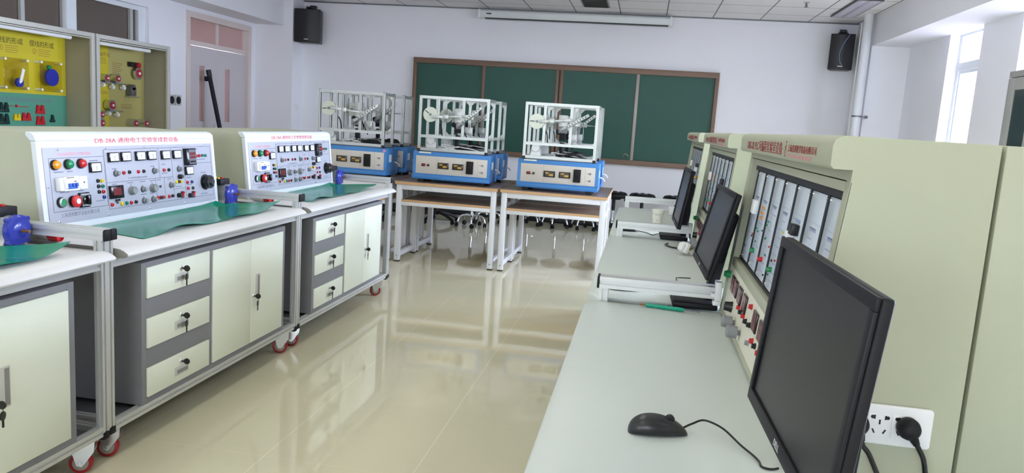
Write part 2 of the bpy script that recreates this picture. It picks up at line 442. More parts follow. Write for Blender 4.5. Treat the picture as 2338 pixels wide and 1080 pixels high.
# ---------------------------------------------------------------- ceiling fittings
def ceiling_lamp(x0, x1, y0, y1, label):
    t = thing('ceiling_lamp', label, 'ceiling light', ((x0 + x1) / 2, (y0 + y1) / 2, ZC - 0.02))
    W = (x1 - x0) / 2; Ly = (y1 - y0) / 2
    g = G(); g.box(-W, W, -Ly, Ly, 0.012, 0.019)
    for s in (-1, 1): g.box(s * W - 0.008, s * W + 0.008, -Ly, Ly, -0.004, 0.0115); g.box(-W + 0.0082, W - 0.0082, s * Ly - 0.008, s * Ly + 0.008, -0.004, 0.0115)
    obj('frame', g, 'lamp_gap', t)
    for s in (-1, 1):
        c = s * W * 0.5; hw = W * 0.42
        g = G(); g.box(c - hw - 0.006, c - hw, -Ly + 0.01, Ly - 0.01, -0.006, 0.012); g.box(c + hw, c + hw + 0.006, -Ly + 0.01, Ly - 0.01, -0.006, 0.012)
        n = 22
        for i in range(n):
            y = -Ly + 0.02 + i * (2 * Ly - 0.04) / (n - 1)
            g.prism([(c - hw, -0.006), (c + hw, -0.006), (c + hw * 0.5, 0.010), (c - hw * 0.5, 0.010)], 'y', y - 0.004, y + 0.004)
        obj('louvre', g, 'lamp_louvre', t)
        g = G(); g.cyl((c, -Ly + 0.03, 0.003), (c, Ly - 0.03, 0.003), 0.006, n=8); obj('tube', g, 'white_plastic', t)
ceiling_lamp(2.08, 2.33, 8.82, 10.03, 'white louvred ceiling lamp above the loudspeaker at the window end')
t = thing('ceiling_vent', 'grey slatted vent set in the ceiling over the projection screen', 'vent', (-0.755, 9.75, ZC - 0.012))
g = G(); g.box(-0.16, 0.16, -0.33, 0.33, 0.004, 0.011)
for s in (-1, 1): g.box(s * 0.16 - 0.008, s * 0.16 + 0.008, -0.33, 0.33, -0.004, 0.0035); g.box(-0.1515, 0.1515, s * 0.33 - 0.008, s * 0.33 + 0.008, -0.004, 0.0035)
obj('frame', g, 'alu_dark', t)
g = G()
for i in range(18):
    y = -0.31 + i * 0.0365
    g.prism([(y, -0.004), (y + 0.022, 0.004), (y + 0.024, 0.002), (y + 0.002, -0.006)], 'x', -0.15, 0.15)
obj('slats', g, 'alu_dark', t)
t = thing('sprinkler', 'small metal sprinkler head hanging from a ceiling tile', 'sprinkler', (1.63, 9.2, ZC - 0.0002))
g = G(); g.lathe([(0.035, 0), (0.035, -0.006), (0.012, -0.012)], n=16); obj('collar', g, 'alu_bright', t)
g = G(); g.cyl((0, 0, -0.01), (0, 0, -0.05), 0.009); g.lathe([(0.022, -0.05), (0.022, -0.053)], n=14); g.cyl((0.012, 0, -0.02), (0.012, 0, -0.05), 0.002, n=6); g.cyl((-0.012, 0, -0.02), (-0.012, 0, -0.05), 0.002, n=6); obj('head', g, 'alu_dark', t)

# ---------------------------------------------------------------- blackboard and projection screen
yb = YB
t = thing('blackboard', 'long dark green sliding blackboard in a brown frame on the back wall', 'blackboard', (-1.204, yb, 0.888))
W = 2.096; Hh = 1.295
g = G(); d0 = -0.075
g.box(-W, W, d0, -0.002, Hh - 0.075, Hh, 0.006); g.box(-W, W, d0, -0.002, 0, 0.07, 0.006)
g.box(-W, -W + 0.05, d0, -0.002, 0.0702, Hh - 0.0752, 0.006); g.box(W - 0.05, W, d0, -0.002, 0.0702, Hh - 0.0752, 0.006)
obj('frame', g, 'board_frame', t)
def board(x0, x1, y, m, nm):
    g = G(); g.box(x0, x1, y, y + 0.015, 0.07, Hh - 0.07); b = obj(nm, g, m, t)
    return b
# (left to right in room x): rear fixed boards at the ends, sliding boards in front
def sliding(x0, x1, y, left, right):
    b = board(x0, x1, y, 'board_green', 'sliding_board')
    if left:
        g = G(); g.box(x0 - 0.03, x0 + 0.012, y - 0.012, y + 0.018, 0.07, Hh - 0.07, 0.003); obj('edge_strip', g, left, b)
    if right:
        g = G(); g.box(x1 - 0.012, x1 + 0.03, y - 0.012, y + 0.018, 0.07, Hh - 0.07, 0.003); obj('edge_strip', g, right, b)
sliding(-W + 0.05, -1.085, -0.030, None, None)
sliding(-1.07, -0.06, -0.055, 'board_frame', 'board_frame')
sliding(0.02, 1.03, -0.055, 'board_frame', 'board_rail')
sliding(1.05, W - 0.05, -0.030, None, None)
g = G(); g.box(-0.028, -0.008, -0.03, -0.006, 0.07, Hh - 0.07); obj('gap_strip', g, 'black', t)
g = G()
for (x, y, z) in ((0.99, -0.065, 0.1),): g.tube([(x, y, z), (x + 0.0, y - 0.02, z + 0.03), (x - 0.05, y - 0.02, z + 0.05), (x - 0.07, y, z)], 0.006)
obj('finger_pull', g, 'alu_bright', t)
t = thing('projection_screen', 'white roller projection screen case hung high on the back wall', 'screen', (-1.085, 10.50, 2.745))
g = G(); g.prism([(-0.06, 0.03), (-0.045, 0.0), (0.045, 0.0), (0.06, 0.02), (0.06, 0.09), (0.04, 0.10), (-0.045, 0.10), (-0.06, 0.08)], 'x', -1.27, 1.27, 0.004); obj('case', g, 'screen_case', t)
for s in (-1, 1):
    g = G(); g.box(s * 1.28 - 0.014, s * 1.28 + 0.014, -0.066, 0.066, -0.006, 0.108, 0.005); obj('end_cap', g, 'white_plastic', t)
    g = G(); g.cyl((s * 1.24, 0, 0.1), (s * 1.24, 0, 0.1468), 0.004, n=8); g.box(s * 1.24 - 0.012, s * 1.24 + 0.012, 0.05, 0.1448, 0.075, 0.095); obj('bracket', g, 'zinc', t)
g = G(); g.box(-1.2, 1.25, -0.045, 0.03, -0.012, 0.002); obj('bottom_bar', g, 'black', t)
g = G(); g.box(-1.18, -1.11, -0.063, -0.058, 0.045, 0.06); obj('badge', g, 'black', t)

# ---------------------------------------------------------------- loudspeakers, wall plates, pipe, pole
def speaker(loc, rz, label, w, h, dpt, cable):
    t = thing('loudspeaker', label, 'loudspeaker', loc, rz)
    g = G(); g.prism([(-w / 2, -dpt / 2 + 0.02), (w / 2, -dpt / 2 + 0.02), (w / 2 - 0.03, dpt / 2), (-w / 2 + 0.03, dpt / 2)], 'z', 0, h, 0.006); obj('cabinet', g, 'black', t)
    g = G(); n = 10; pl = [(-w / 2 + 0.008 + (w - 0.016) * i / n, -dpt / 2 + 0.018 - 0.03 * math.sin(PI * i / n)) for i in range(n + 1)]
    g.prism(pl + [(w / 2 - 0.008, -dpt / 2 + 0.03), (-w / 2 + 0.008, -dpt / 2 + 0.03)], 'z', 0.012, h - 0.012); obj('grille', g, 'black', t, angle=60)
    g = G(); yg = -dpt / 2 - 0.0145; g.box(-0.03, 0.03, yg, yg + 0.006, 0.035, 0.045); obj('badge', g, 'alu', t)
    g = G(); g.box(-0.045, 0.045, 0, dpt / 2 + 0.02, h + 0.03, h + 0.045); g.box(-0.045, -0.035, -0.02, 0.06, h - 0.01, h + 0.045); g.box(0.035, 0.045, -0.02, 0.06, h - 0.01, h + 0.045); g.cyl((-0.06, 0.02, h + 0.02), (0.06, 0.02, h + 0.02), 0.008)
    g.box(-0.04, 0.04, dpt / 2, dpt / 2 + (0.1 if cable else 0.085), h - 0.08, h + 0.08); obj('bracket', g, 'black', t)
    if cable:
        g = G(); g.tube([(0.06, -0.02, h + 0.01), (0.07, -dpt / 2 - 0.005, h - 0.02), (0.02, -dpt / 2 - 0.02, h * 0.75), (-0.02, -dpt / 2 - 0.022, h * 0.45), (-0.005, -dpt / 2 - 0.02, h * 0.2), (0.02, -dpt / 2 - 0.014, 0.06)], 0.0035); obj('cable', g, 'cable_blue', t)
speaker((-4.795, 10.42, 2.285), 0.12, 'black loudspeaker bracketed high beside the left column, no cable on its front', 0.36, 0.455, 0.26, False)
speaker((2.335, 10.44, 2.28), -0.18, 'black loudspeaker by the white pipe with a blue cable looped over its front', 0.285, 0.44, 0.24, True)
t = thing('drain_pipe', 'white round pipe standing in the corner beside the right loudspeaker', 'pipe', (2.465, 9.84, 0))
g = G(); g.cyl((0, 0, 0), (0, 0, ZC - 0.001), 0.052, n=24); obj('pipe', g, 'pipe_white', t)
g = G(); g.lathe([(0.056, 1.69), (0.056, 1.71)], n=24); g.box(0.05, 0.13, 0.0, 0.012, 1.694, 1.706); g.box(0.1, 0.125, 0.0, 0.06, 1.68, 1.715); obj('clamp', g, 'alu_dark', t)
g = G(); g.cyl((-0.055, 0.06, 0.2), (-0.055, 0.06, ZC - 0.1), 0.008, n=8); obj('conduit', g, 'white_plastic', t)
for i, (y, lb) in enumerate(((8.335, 'square grey wall socket right beside the display case'), (8.465, 'square grey wall socket on the side nearer the door'))):
    t = thing('wall_socket', lb, 'socket', (XL, y, 1.365))
    g = G(); g.box(0.0005, 0.012, -0.06, 0.06, -0.062, 0.062, 0.004); obj('plate', g, 'handle_grey', t)
    g = G(); g.lathe([(0.045, 0.012), (0.045, 0.016), (0.03, 0.018), (0.028, 0.02)], d=(1, 0, 0), n=22); obj('outlet', g, 'bezel', t)
g = G(); g.box(-4.9845, -4.975, 10.44, 10.525, 1.33, 1.415, 0.003); tag(obj('light_switch', g, 'white_plastic'), 'small white light switch on the left corner column', 'switch')
# pole leaning on the door
def ray(px, py): return fw + R * ((px - 1169) / fpx) + U * ((540 - py) / fpx)
C0 = Vector((0, 0, hc))
r1, r2 = ray(476, 162), ray(501, 289); nn = r1.cross(r2)
top = C0 + r1 * ((-5.49 - 0) / r1.x)
bx = -5.12; by = -(nn.x * bx + nn.z * (0 - hc)) / nn.y
t = thing('pole', 'long black tube leaning upright against the double door', 'pole', (bx, by, 0))
v = Vector((top.x - bx, top.y - by, top.z)); 
g = G(); o = Vector((0, 0, 0.012)); g.cyl(o, v, 0.027, n=18); obj('tube', g, 'bezel', t)
g = G(); vd = v.normalized(); g.cyl(v - vd * 0.07, v + vd * 0.012, 0.031, n=18); obj('end_cap', g, 'black', t)
g = G(); g.box(v.x - 0.02, v.x + 0.03, v.y - 0.06, v.y - 0.025, v.z - 0.13, v.z - 0.07); obj('clip', g, 'bezel', t)
# steel cabinet by the windows
t = thing('filing_cabinet', 'grey steel cabinet with dark glass doors by the window wall', 'cabinet', (2.5, 5.15, 0))
g = G(); g.box(0.02, 0.46, 0, 0.9, 0, 1.945, 0.004); obj('body', g, 'cab_steel', t)
for a, b in ((0.004, 0.448), (0.452, 0.896)):
    g = G(); ring(g, 'yz', a, b, 0.85, 1.895, 0.10, 0.10, 0.10, 0.085, 0.0, 0.0195, 0.002); dd = obj('door', g, 'cab_steel', t)
    g = G(); g.box(0.008, 0.013, a + 0.095, b - 0.095, 0.945, 1.815); obj('pane', g, 'cab_glass', dd)
    g = G(); g.box(0.0, 0.0195, a, b, 0.03, 0.84, 0.003); obj('door', g, 'cab_steel', t)
g = G(); g.box(0.002, 0.0195, 0.002, 0.898, 1.9, 1.943, 0.002); obj('top_rail', g, 'cab_steel', t)

# ---------------------------------------------------------------- display cases on the left wall
def peg(g, y, z, x0, x1): g.cyl((x0, y, z), (x1, y, z), 0.012, n=10)
def display_case(y0, y1, label):
    t = thing('display_case', label, 'display case', (-5.5, y0, 0))
    H = 1.935; Wd = y1 - y0; D = 0.3; fr = 0.045
    g = G(); g.box(0, 0.012, 0.0125, Wd - 0.0125, 0.1, H); g.box(0, D, 0, 0.012, 0.1, H); g.box(0, D, Wd - 0.012, Wd, 0.1, H); g.box(0.0125, D, 0.0125, Wd - 0.0125, H - 0.012, H); g.box(0.0125, D, 0.0125, Wd - 0.0125, 0.1, 0.12); g.box(0.0125, D, 0.0125, Wd - 0.0125, 0.62, 0.64)
    obj('carcass', g, 'case_inner', t)
    g = G(); ring(g, 'yz', 0, Wd, 0, H, fr, fr, 0, 0.04, D + 0.0005, D + 0.025, 0.002); g.box(D + 0.0005, D + 0.018, fr + 0.001, Wd - fr - 0.001, H - 0.055, H - 0.045); g.box(D + 0.0005, D + 0.025, fr + 0.001, Wd - fr - 0.001, 0.6, 0.66, 0.002)
    g.box(D + 0.0005, D + 0.015, fr + 0.001, Wd - fr - 0.001, 0.1, 0.599); g.box(0, 0.04, 0, 0.04, 0, 0.1); g.box(0, 0.04, Wd - 0.04, Wd, 0, 0.1)
    obj('frame', g, 'case_frame', t)
    return t, Wd, D
t, Wd, D = display_case(5.40, 6.595, 'left display case with yellow and teal posters of gear models')
def lamp(t, a, b, z, x):
    g = G(); g.cyl((x, a, z), (x, b, z), 0.019, n=14); L_ = obj('lamp_tube', g, 'white_plastic', t)
    g = G(); g.box(x - 0.008, x + 0.008, a + 0.06, a + 0.08, z + 0.012, 1.93); g.box(x - 0.008, x + 0.008, b - 0.08, b - 0.06, z + 0.012, 1.93); obj('clip', g, 'alu_dark', L_)
lamp(t, 0.1, 0.965, 1.868, 0.25)
g = G(); g.mi = 0; g.box(0.0125, 0.018, 0.015, Wd - 0.015, 1.3352, 1.92); g.mi = 1
for y in (0.43, 0.80):
    for i in range(4): g.box(0.0182, 0.0186, y + 0.05, y + 0.2 - 0.02 * (i % 2), 1.735 - i * 0.018, 1.739 - i * 0.018)
obj('poster', g, ['poster_yellow', 'text_brown'], t)
g = G(); g.box(0.0125, 0.019, 0.015, Wd - 0.015, 0.75, 1.335); obj('poster', g, 'poster_teal', t)
def wtext(t, body, y, z, w, h, m, x=0.0195): text('lettering', body, basis((x, y, z), (0, 1, 0), (0, 0, 1)), w, m, t, h)
wtext(t, '渐开线的形成', 0.30, 1.755, 0.375, 0.055, 'text_dark', 0.0183)
wtext(t, '摆线的形成', 0.75, 1.757, 0.285, 0.055, 'text_dark', 0.0183)
wtext(t, '③渐开线齿轮的基本参数', 0.41, 1.258, 0.58, 0.045, 'text_grey')
for y, n in ((0.43, '①'), (0.80, '②')):
    wtext(t, n, y - 0.02, 1.69, 0.05, 0.05, 'text_brown', 0.0183)
def acrylic(t, a, b, za, zb):
    g = G(); g.box(0.075, 0.08, a, b, za, zb, 0.002); p = obj('acrylic_plate', g, 'acrylic', t)
    g = G()
    for y in (a + 0.015, b - 0.015):
        for z in (za + 0.015, zb - 0.015): peg(g, y, z, 0.018, 0.088)
    obj('standoff', g, 'white_plastic', p); return p
p = acrylic(t, 0.395, 0.665, 1.365, 1.635)
g = G(); g.cyl((0.081, 0.545, 1.427), (0.1, 0.545, 1.427), 0.04, n=24); obj('disc', g, 'disc_blue', p)
g = G(); g.cyl((0.1, 0.545, 1.427), (0.104, 0.545, 1.427), 0.008, n=10); g.prism([(0.53, 1.43), (0.56, 1.43), (0.595, 1.54), (0.57, 1.552)], 'x', 0.1, 0.107); obj('pointer', g, 'white_plastic', p)
p = acrylic(t, 0.795, 1.06, 1.365, 1.64)
g = G(); g.cyl((0.081, 0.92, 1.495), (0.1, 0.92, 1.495), 0.077, n=32); obj('disc', g, 'disc_blue', p)
g = G(); g.cyl((0.081, 0.885, 1.585), (0.105, 0.885, 1.585), 0.02, n=16); obj('disc', g, 'green', p)
def teeth(t, y, z, w, h, m):
    g = G(); n = 2 if w > 0.06 else 1
    for i in range(n):
        c = y + (i - (n - 1) / 2) * w * 0.52
        hw = w * 0.2 if n == 2 else w * 0.3
        g.prism([(c - hw, z + 0.02), (c + hw, z + 0.02), (c + hw * 0.75, z + h * 0.75), (c + hw * 0.3, z + h), (c - hw * 0.5, z + h), (c - hw * 0.85, z + h * 0.6)], 'x', 0.02, 0.035)
    g.prism([(y - w / 2, z), (y + w / 2, z), (y + w / 2, z + 0.025), (y - w / 2, z + 0.025)], 'x', 0.02, 0.036, 0.003)
    obj('gear_tooth_model', g, m, t)
for y, z, w, h, m in ((0.44, 1.165, 0.1, 0.085, 'gear_green'), (0.44, 1.062, 0.105, 0.09, 'gear_green'), (0.578, 1.095, 0.075, 0.06, 'yellow'), (0.682, 1.095, 0.1, 0.072, 'gear_red'), (0.845, 1.16, 0.1, 0.08, 'gear_red'), (0.845, 1.06, 0.1, 0.08, 'gear_red'), (0.99, 1.085, 0.055, 0.07, 'gear_green')):
    teeth(t, y, z, w, h, m)
g = G(); g.cyl((0.019, 0.58, 1.222), (0.03, 0.58, 1.222), 0.012, n=12); g.box(0.019, 0.021, 0.5, 0.55, 1.219, 1.225); g.box(0.019, 0.021, 0.61, 0.72, 1.216, 1.222); obj('marker', g, 'gear_red', t)
t, Wd, D = display_case(6.615, 7.76, 'right display case with red roller models on a yellow board')
lamp(t, 0.06, 0.89, 1.86, 0.25)
g = G(); g.mi = 0; g.box(0.0125, 0.018, 0.015, 0.56, 0.75, 1.92); g.mi = 1
for i in range(4): g.box(0.0182, 0.0186, 0.38, 0.53, 1.735 - i * 0.017, 1.739 - i * 0.017)
for i in range(2): g.box(0.0182, 0.0186, 0.36, 0.55, 1.40 - i * 0.018, 1.405 - i * 0.018)
obj('poster', g, ['poster_yellow', 'text_brown'], t)
g = G(); g.mi = 0; g.box(0.0125, 0.0175, 0.5605, Wd - 0.015, 0.75, 1.92); g.mi = 1
for i in range(6): g.box(0.0177, 0.0182, 0.62, 0.78 - 0.02 * (i % 3), 1.70 - i * 0.02, 1.705 - i * 0.02)
for i in range(3): g.box(0.0177, 0.0182, 0.74, 0.92, 1.28 - i * 0.018, 1.285 - i * 0.018)
obj('poster', g, ['poster_olive', 'text_brown'], t)
wtext(t, '相交轴传动', 0.32, 1.755, 0.26, 0.045, 'text_brown', 0.0183)
def roller(t, y, z, r, x0, x1, inner=0.65):
    g = G(); g.cyl((x0, y, z), (x1, y, z), r, n=22); a = obj('roller', g, 'zinc', t)
    g = G(); g.lathe([(r * inner, 0), (r * inner, 0.006), (r * 0.25, 0.006)], (x1, y, z), (1, 0, 0), 22); obj('red_face', g, 'roller_red', a)
    g = G(); g.lathe([(r * 0.25, 0.0), (r * 0.22, 0.012)], (x1 + 0.003, y, z), (1, 0, 0), 12); obj('hub', g, 'white_plastic', a)
for a in ((0.455, 1.54, 0.042, 0.03, 0.085), (0.61, 1.545, 0.045, 0.03, 0.09), (0.52, 1.27, 0.055, 0.03, 0.09), (0.965, 1.622, 0.066, 0.05, 0.075), (0.86, 1.092, 0.045, 0.02, 0.11), (1.04, 1.092, 0.045, 0.02, 0.11), (0.365, 1.173, 0.04, 0.03, 0.09), (0.37, 1.087, 0.045, 0.03, 0.09)): roller(t, *a)
for (a, b, z0, z1) in ((0.37, 0.78, 1.488, 1.5), (0.46, 0.7, 1.204, 1.216), (0.80, 0.98, 1.366, 1.376)):
    g = G(); g.box(0.03, 0.075, a, b, z0, z1, 0.002); obj('rail', g, 'zinc', t)
for y, z in ((0.42, 1.47), (0.56, 1.455), (0.73, 1.455), (0.5, 1.185), (0.63, 1.175)):
    g = G(); g.cyl((0.03, y, z), (0.08, y, z), 0.018, n=12); g.cyl((0.06, y, z - 0.02), (0.06, y, z + 0.03), 0.012, n=10); obj('bracket', g, 'white_plastic', t)
g = G(); g.box(0.02, 0.09, 0.82, 0.9, 1.38, 1.47, 0.004); g.cyl((0.03, 0.86, 1.47), (0.09, 0.86, 1.47), 0.03, n=14); obj('bevel_gear_block', g, 'alu_dark', t)
g = G(); g.box(0.02, 0.07, 0.85, 0.93, 1.685, 1.735, 0.004); obj('worm_block', g, 'black', t)
g = G(); g.cyl((0.02, 0.965, 1.707), (0.08, 0.965, 1.707), 0.03, n=16); obj('worm_wheel', g, 'roller_red', t)

# ---------------------------------------------------------------- left row of laboratory benches
L = 1.541; X0 = -1.84; Y0 = 0.867
def caster(parent, x, y, turn):
    g = G(Matrix.Translation((x, y, 0)) @ Matrix.Rotation(turn, 4, 'Z'))
    for s in (-1, 1): g.prism([(-0.012, 0.034), (0.004, 0.030), (0.014, 0.040), (0.046, 0.085), (0.048, 0.1178), (-0.012, 0.1178), (-0.03, 0.1)], 'y', s * 0.0215 - 0.0015, s * 0.0215 + 0.0015)
    g.box(-0.034, 0.048, -0.024, 0.024, 0.118, 0.124); g.cyl((0.012, 0, 0.122), (0.012, 0, 0.136), 0.022, n=16); g.box(-0.07, -0.02, -0.018, 0.018, 0.088, 0.093, 0.002); g.cyl((0, -0.027, 0.041), (0, 0.027, 0.041), 0.007, n=10)
    c = obj('caster', g, 'zinc', parent)
    g = G(Matrix.Translation((x, y, 0)) @ Matrix.Rotation(turn, 4, 'Z')); g.lathe([(0.03, -0.015), (0.038, -0.014), (0.041, -0.008), (0.041, 0.008), (0.038, 0.014), (0.03, 0.015)], (0, 0, 0.041), (0, 1, 0), 26); obj('wheel', g, 'wheel_red', c)
    g = G(Matrix.Translation((x, y, 0)) @ Matrix.Rotation(turn, 4, 'Z')); g.lathe([(0.012, -0.0185), (0.027, -0.0165), (0.027, 0.0165), (0.012, 0.0185)], (0, 0, 0.041), (0, 1, 0), 20); obj('hub', g, 'wheel_hub', c)
def bench(k, label, first):
    t = thing('workbench', label, 'workbench', (X0, Y0 + L * k, 0), 0, 'wheeled laboratory benches on the left')
    B = -0.86
    # countertop with a post-formed front and grey ends
    pr = [(B, 0.787), (0.036, 0.787), (0.047, 0.791), (0.0505, 0.797), (0.048, 0.803), (0.034, 0.812), (0.018, 0.818), (0.0, 0.82), (B, 0.82)]
    g = G(); g.prism(pr, 'y', 0.026, L - 0.039); ct = obj('countertop', g, 'counter_white', t, angle=50)
    for a, b in ((0.0235, 0.026), (L - 0.039, L - 0.0365)):
        g = G(); g.prism([(p[0] * 0.999, p[1]) for p in pr], 'y', a, b); obj('edge_band', g, 'counter_edge', ct)
    # posts
    for xa in (-0.03, B + 0.01):
        g = G(); g.prof('z', 0.145 if xa > -0.1 else 0.145, 0.857 if xa > -0.1 else 0.787, xa, xa + 0.03, L - 0.05, L + 0.012, 1, 2); obj('post', g, 'alu', t)
        if first:
            g = G(); g.prof('z', 0.145, 0.787, xa, xa + 0.03, -0.03, 0.012, 1, 1); obj('post', g, 'alu', t)
    for xa in (-0.03, B + 0.01):
        g = G(); g.prof('y', 0.016, L - 0.0505, 0.136, 0.171, xa, xa + 0.03); obj('bottom_rail', g, 'alu', t)
        g = G(); g.prof('y', 0.016, L - 0.0505, 0.752, 0.785, xa, xa + 0.026); obj('top_rail', g, 'alu', t)
    for ya in (0.03, L - 0.047):
        g = G(); g.prof('x', B + 0.04, -0.03, ya, ya + 0.03, 0.138, 0.168); obj('cross_rail', g, 'alu', t)
        g = G(); g.prof('x', B + 0.04, -0.03, ya, ya + 0.03, 0.752, 0.782); obj('cross_rail', g, 'alu', t)
    g = G(); g.box(-0.034, 0.004, L - 0.052, L - 0.02, 0.122, 0.15, 0.004); g.box(-0.034, 0.004, L - 0.018, L + 0.014, 0.128, 0.156, 0.004); obj('corner_cap', g, 'black_soft', t)
    g = G(); g.box(B + 0.03, -0.05, 0.05, L - 0.06, 0.150, 0.156); obj('base_shelf', g, 'alu_dark', t)
    # raised rail across the far end
    g = G(); g.prof('x', -0.84, 0.008, L - 0.05, L + 0.012, 0.857, 0.895, 2, 1); rl = obj('instrument_rail', g, 'alu', t)
    g = G()
    for a, b in ((L - 0.051, L - 0.0195), (L - 0.0185, L + 0.013)): g.prism([(a, 0.856), (b, 0.856), (b, 0.89), (b - 0.005, 0.897), (a + 0.005, 0.897), (a, 0.89)], 'x', 0.007, 0.018, 0.003)
    obj('end_cap', g, 'black_soft', rl)
    caster(t, -0.072, L - 0.075, 0.45); caster(t, -0.075, 0.07 if not first else 0.07, 0.35)
    caster(t, B + 0.05, L - 0.075, 0.1); caster(t, B + 0.05, 0.07, -0.2)
    return t
bench(0, 'nearest wheeled bench of the left row, cut off by the left edge of the view', True)
bench(1, 'middle wheeled bench of the left row, in front of the larger red lettered console', False)
bench(2, 'farthest wheeled bench of the left row, ending beside the wooden tables', False)

def lock_key(parent, y, z, hang, swing=0.0):
    """cam lock with a key in it and a second one on the ring"""
    g = G(); g.lathe([(0.011, 0), (0.012, 0.003), (0.010, 0.007), (0.008, 0.009)], (0.001, y, z), (1, 0, 0), 16); lk = obj('lock', g, 'chrome', parent)
    g = G(); g.box(0.012, 0.02, y - 0.0015, y + 0.0015, z - 0.004, z + 0.004)
    g.lathe([(0.0, -0.004), (0.013, -0.003), (0.013, 0.003), (0.0, 0.004)], (0.03, y + 0.004, z + swing), (0, 1, 0.15), 14); obj('key', g, 'black', lk)
    if hang:
        g = G(); g.lathe([(0.0, -0.003), (0.014, -0.0025), (0.014, 0.0025), (0.0, 0.003)], (0.024, y + 0.012, z - 0.038), (1, 0.3, 0), 14); g.box(0.0225, 0.0255, y + 0.009, y + 0.015, z - 0.074, z - 0.05); g.tube([(0.03, y + 0.003, z - 0.008), (0.028, y + 0.01, z - 0.018), (0.025, y + 0.012, z - 0.026)], 0.0012, 5); obj('key', g, 'black', lk)
def cabinet(k, label, hangs):
    t = thing('drawer_cabinet', label, 'cabinet', (X0 - 0.004, Y0 + L * k, 0), 0, 'grey cabinets under the left benches')
    ya, yb, z0, z1 = 0.173, 1.362, 0.172, 0.738
    g = G(); g.box(-0.55, -0.0122, ya, yb, z0, z1)
    # front frame with the openings left free
    x0, x1 = -0.012, 0.0
    g.box(x0, x1, ya, ya + 0.026, z0, z1); g.box(x0, x1, yb - 0.03, yb, z0, z1); g.box(x0, x1, 0.634, 0.66, z0, z1)
    for a, b in ((ya + 0.0262, 0.6338), (0.6602, yb - 0.0302)): g.box(x0, x1, a, b, z0, z0 + 0.022); g.box(x0, x1, a, b, z1 - 0.022, z1)
    g.box(x0, x1, ya + 0.0262, 0.6338, 0.516, 0.592); g.box(x0, x1, ya + 0.0262, 0.6338, 0.316, 0.392)
    obj('body', g, 'cabinet_grey', t)
    for i, (za, zb) in enumerate(((0.595, 0.717), (0.395, 0.514), (0.196, 0.314))):
        g = G(); g.box(-0.01, 0.006, 0.202, 0.633, za, zb, 0.002); d = obj('drawer', g, 'ivory', t)
        yc, zc = 0.425, za + 0.047
        g = G(); g.box(0.0, 0.0075, yc - 0.05, yc + 0.05, zc - 0.02, zc + 0.018, 0.003)
        h = obj('handle', g, 'handle_grey', d)
        g = G(); g.box(0.0072, 0.0082, yc - 0.034, yc + 0.042, zc - 0.012, zc + 0.004); obj('recess', g, 'recess', h)
        lock_key(d, yc - 0.005, za + 0.083, hangs[i])
    for i, (a, b) in enumerate(((0.662, 0.993), (0.995, 1.331))):
        g = G(); g.box(-0.01, 0.006, a, b, 0.196, 0.714, 0.002); d = obj('door', g, 'ivory', t)
        if i == 1:
            g = G(); g.box(0.0, 0.0075, 1.042, 1.085, 0.405, 0.535, 0.003); h = obj('handle', g, 'handle_grey', d)
            g = G(); g.box(0.0072, 0.0082, 1.062, 1.08, 0.412, 0.528); obj('recess', g, 'recess', h)
            lock_key(d, 1.022, 0.43, True)
    return t
cabinet(0, 'grey drawer cabinet at the left edge with only one cream door in full view', (True, True, True))
cabinet(1, 'grey drawer cabinet under the middle left bench, no spare key hanging from its bottom drawer', (True, True, False))
cabinet(2, 'grey drawer cabinet under the far left bench, second keys hanging from all three drawers', (True, True, True))

# ---------------------------------------------------------------- left control consoles
def plate_disc(g, u, v, r, w0, w1, n=18): g.cyl((u, v, w0), (u, v, w1), r, n=n)
PROTO = {}
def proto(key, fn):
    if key not in PROTO: PROTO[key] = fn()
    return PROTO[key]
def mk(mats, fn, angle=35):
    g = G(); fn(g); return g.mesh('m', mats, angle)
def add(parent, name, key, mats, fn, M, u, v):
    me = proto(key, lambda: mk(mats, fn)); me.name = key
    o = bpy.data.objects.new(name, me); COL.objects.link(o); o.parent = parent
    o.matrix_local = M @ Matrix.Translation((u, v, 0)); return o
def m_meter(w, h, d=0.012):
    def f(g):
        g.mi = 0; g.box(-w / 2, w / 2, -h / 2, h / 2, 0, d, 0.002)
        g.mi = 1; g.box(-w / 2 + 0.005, w / 2 - 0.006, -h / 2 + 0.005, h / 2 - 0.004, d - 0.001, d + 0.0008)
        g.mi = 2; g.box(-w * 0.28, w * 0.28, h * 0.05, h * 0.07, d + 0.0008, d + 0.0011); g.box(-0.001, 0.001, -h * 0.3, h * 0.12, d + 0.0008, d + 0.0011)
    return f
def m_jack(c):
    def f(g):
        g.lathe([(0.0085, 0), (0.0085, 0.002), (0.0075, 0.003), (0.0075, 0.006), (0.004, 0.0065), (0.003, 0.003)], n=14)
    return f
def m_lamp(g):
    g.mi = 0; g.lathe([(0.0205, 0), (0.0205, 0.008), (0.019, 0.01)], n=22)
    g.mi = 1; g.lathe([(0.0175, 0.008), (0.0175, 0.014), (0.015, 0.02), (0.009, 0.0235), (0.0, 0.0245)], n=22)
def m_knob(g):
    g.mi = 0; g.lathe([(0.0125, 0.002), (0.0125, 0.010), (0.0095, 0.011), (0.009, 0.020), (0.0075, 0.0215), (0, 0.0215)], n=16)
    g.mi = 1; g.box(-0.001, 0.001, 0.015, 0.021, 0, 0.0006); g.lathe([(0.0145, 0), (0.0145, 0.002)], n=16)
def m_knob_big(g):
    g.mi = 0; g.lathe([(0.021, 0), (0.021, 0.003), (0.0185, 0.005), (0.0175, 0.020), (0.016, 0.0225), (0, 0.0225)], n=22)
    g.mi = 1; g.box(-0.001, 0.001, 0.022, 0.03, 0, 0.0006); g.box(-0.0008, 0.0008, 0.004, 0.0165, 0.0225, 0.0229)
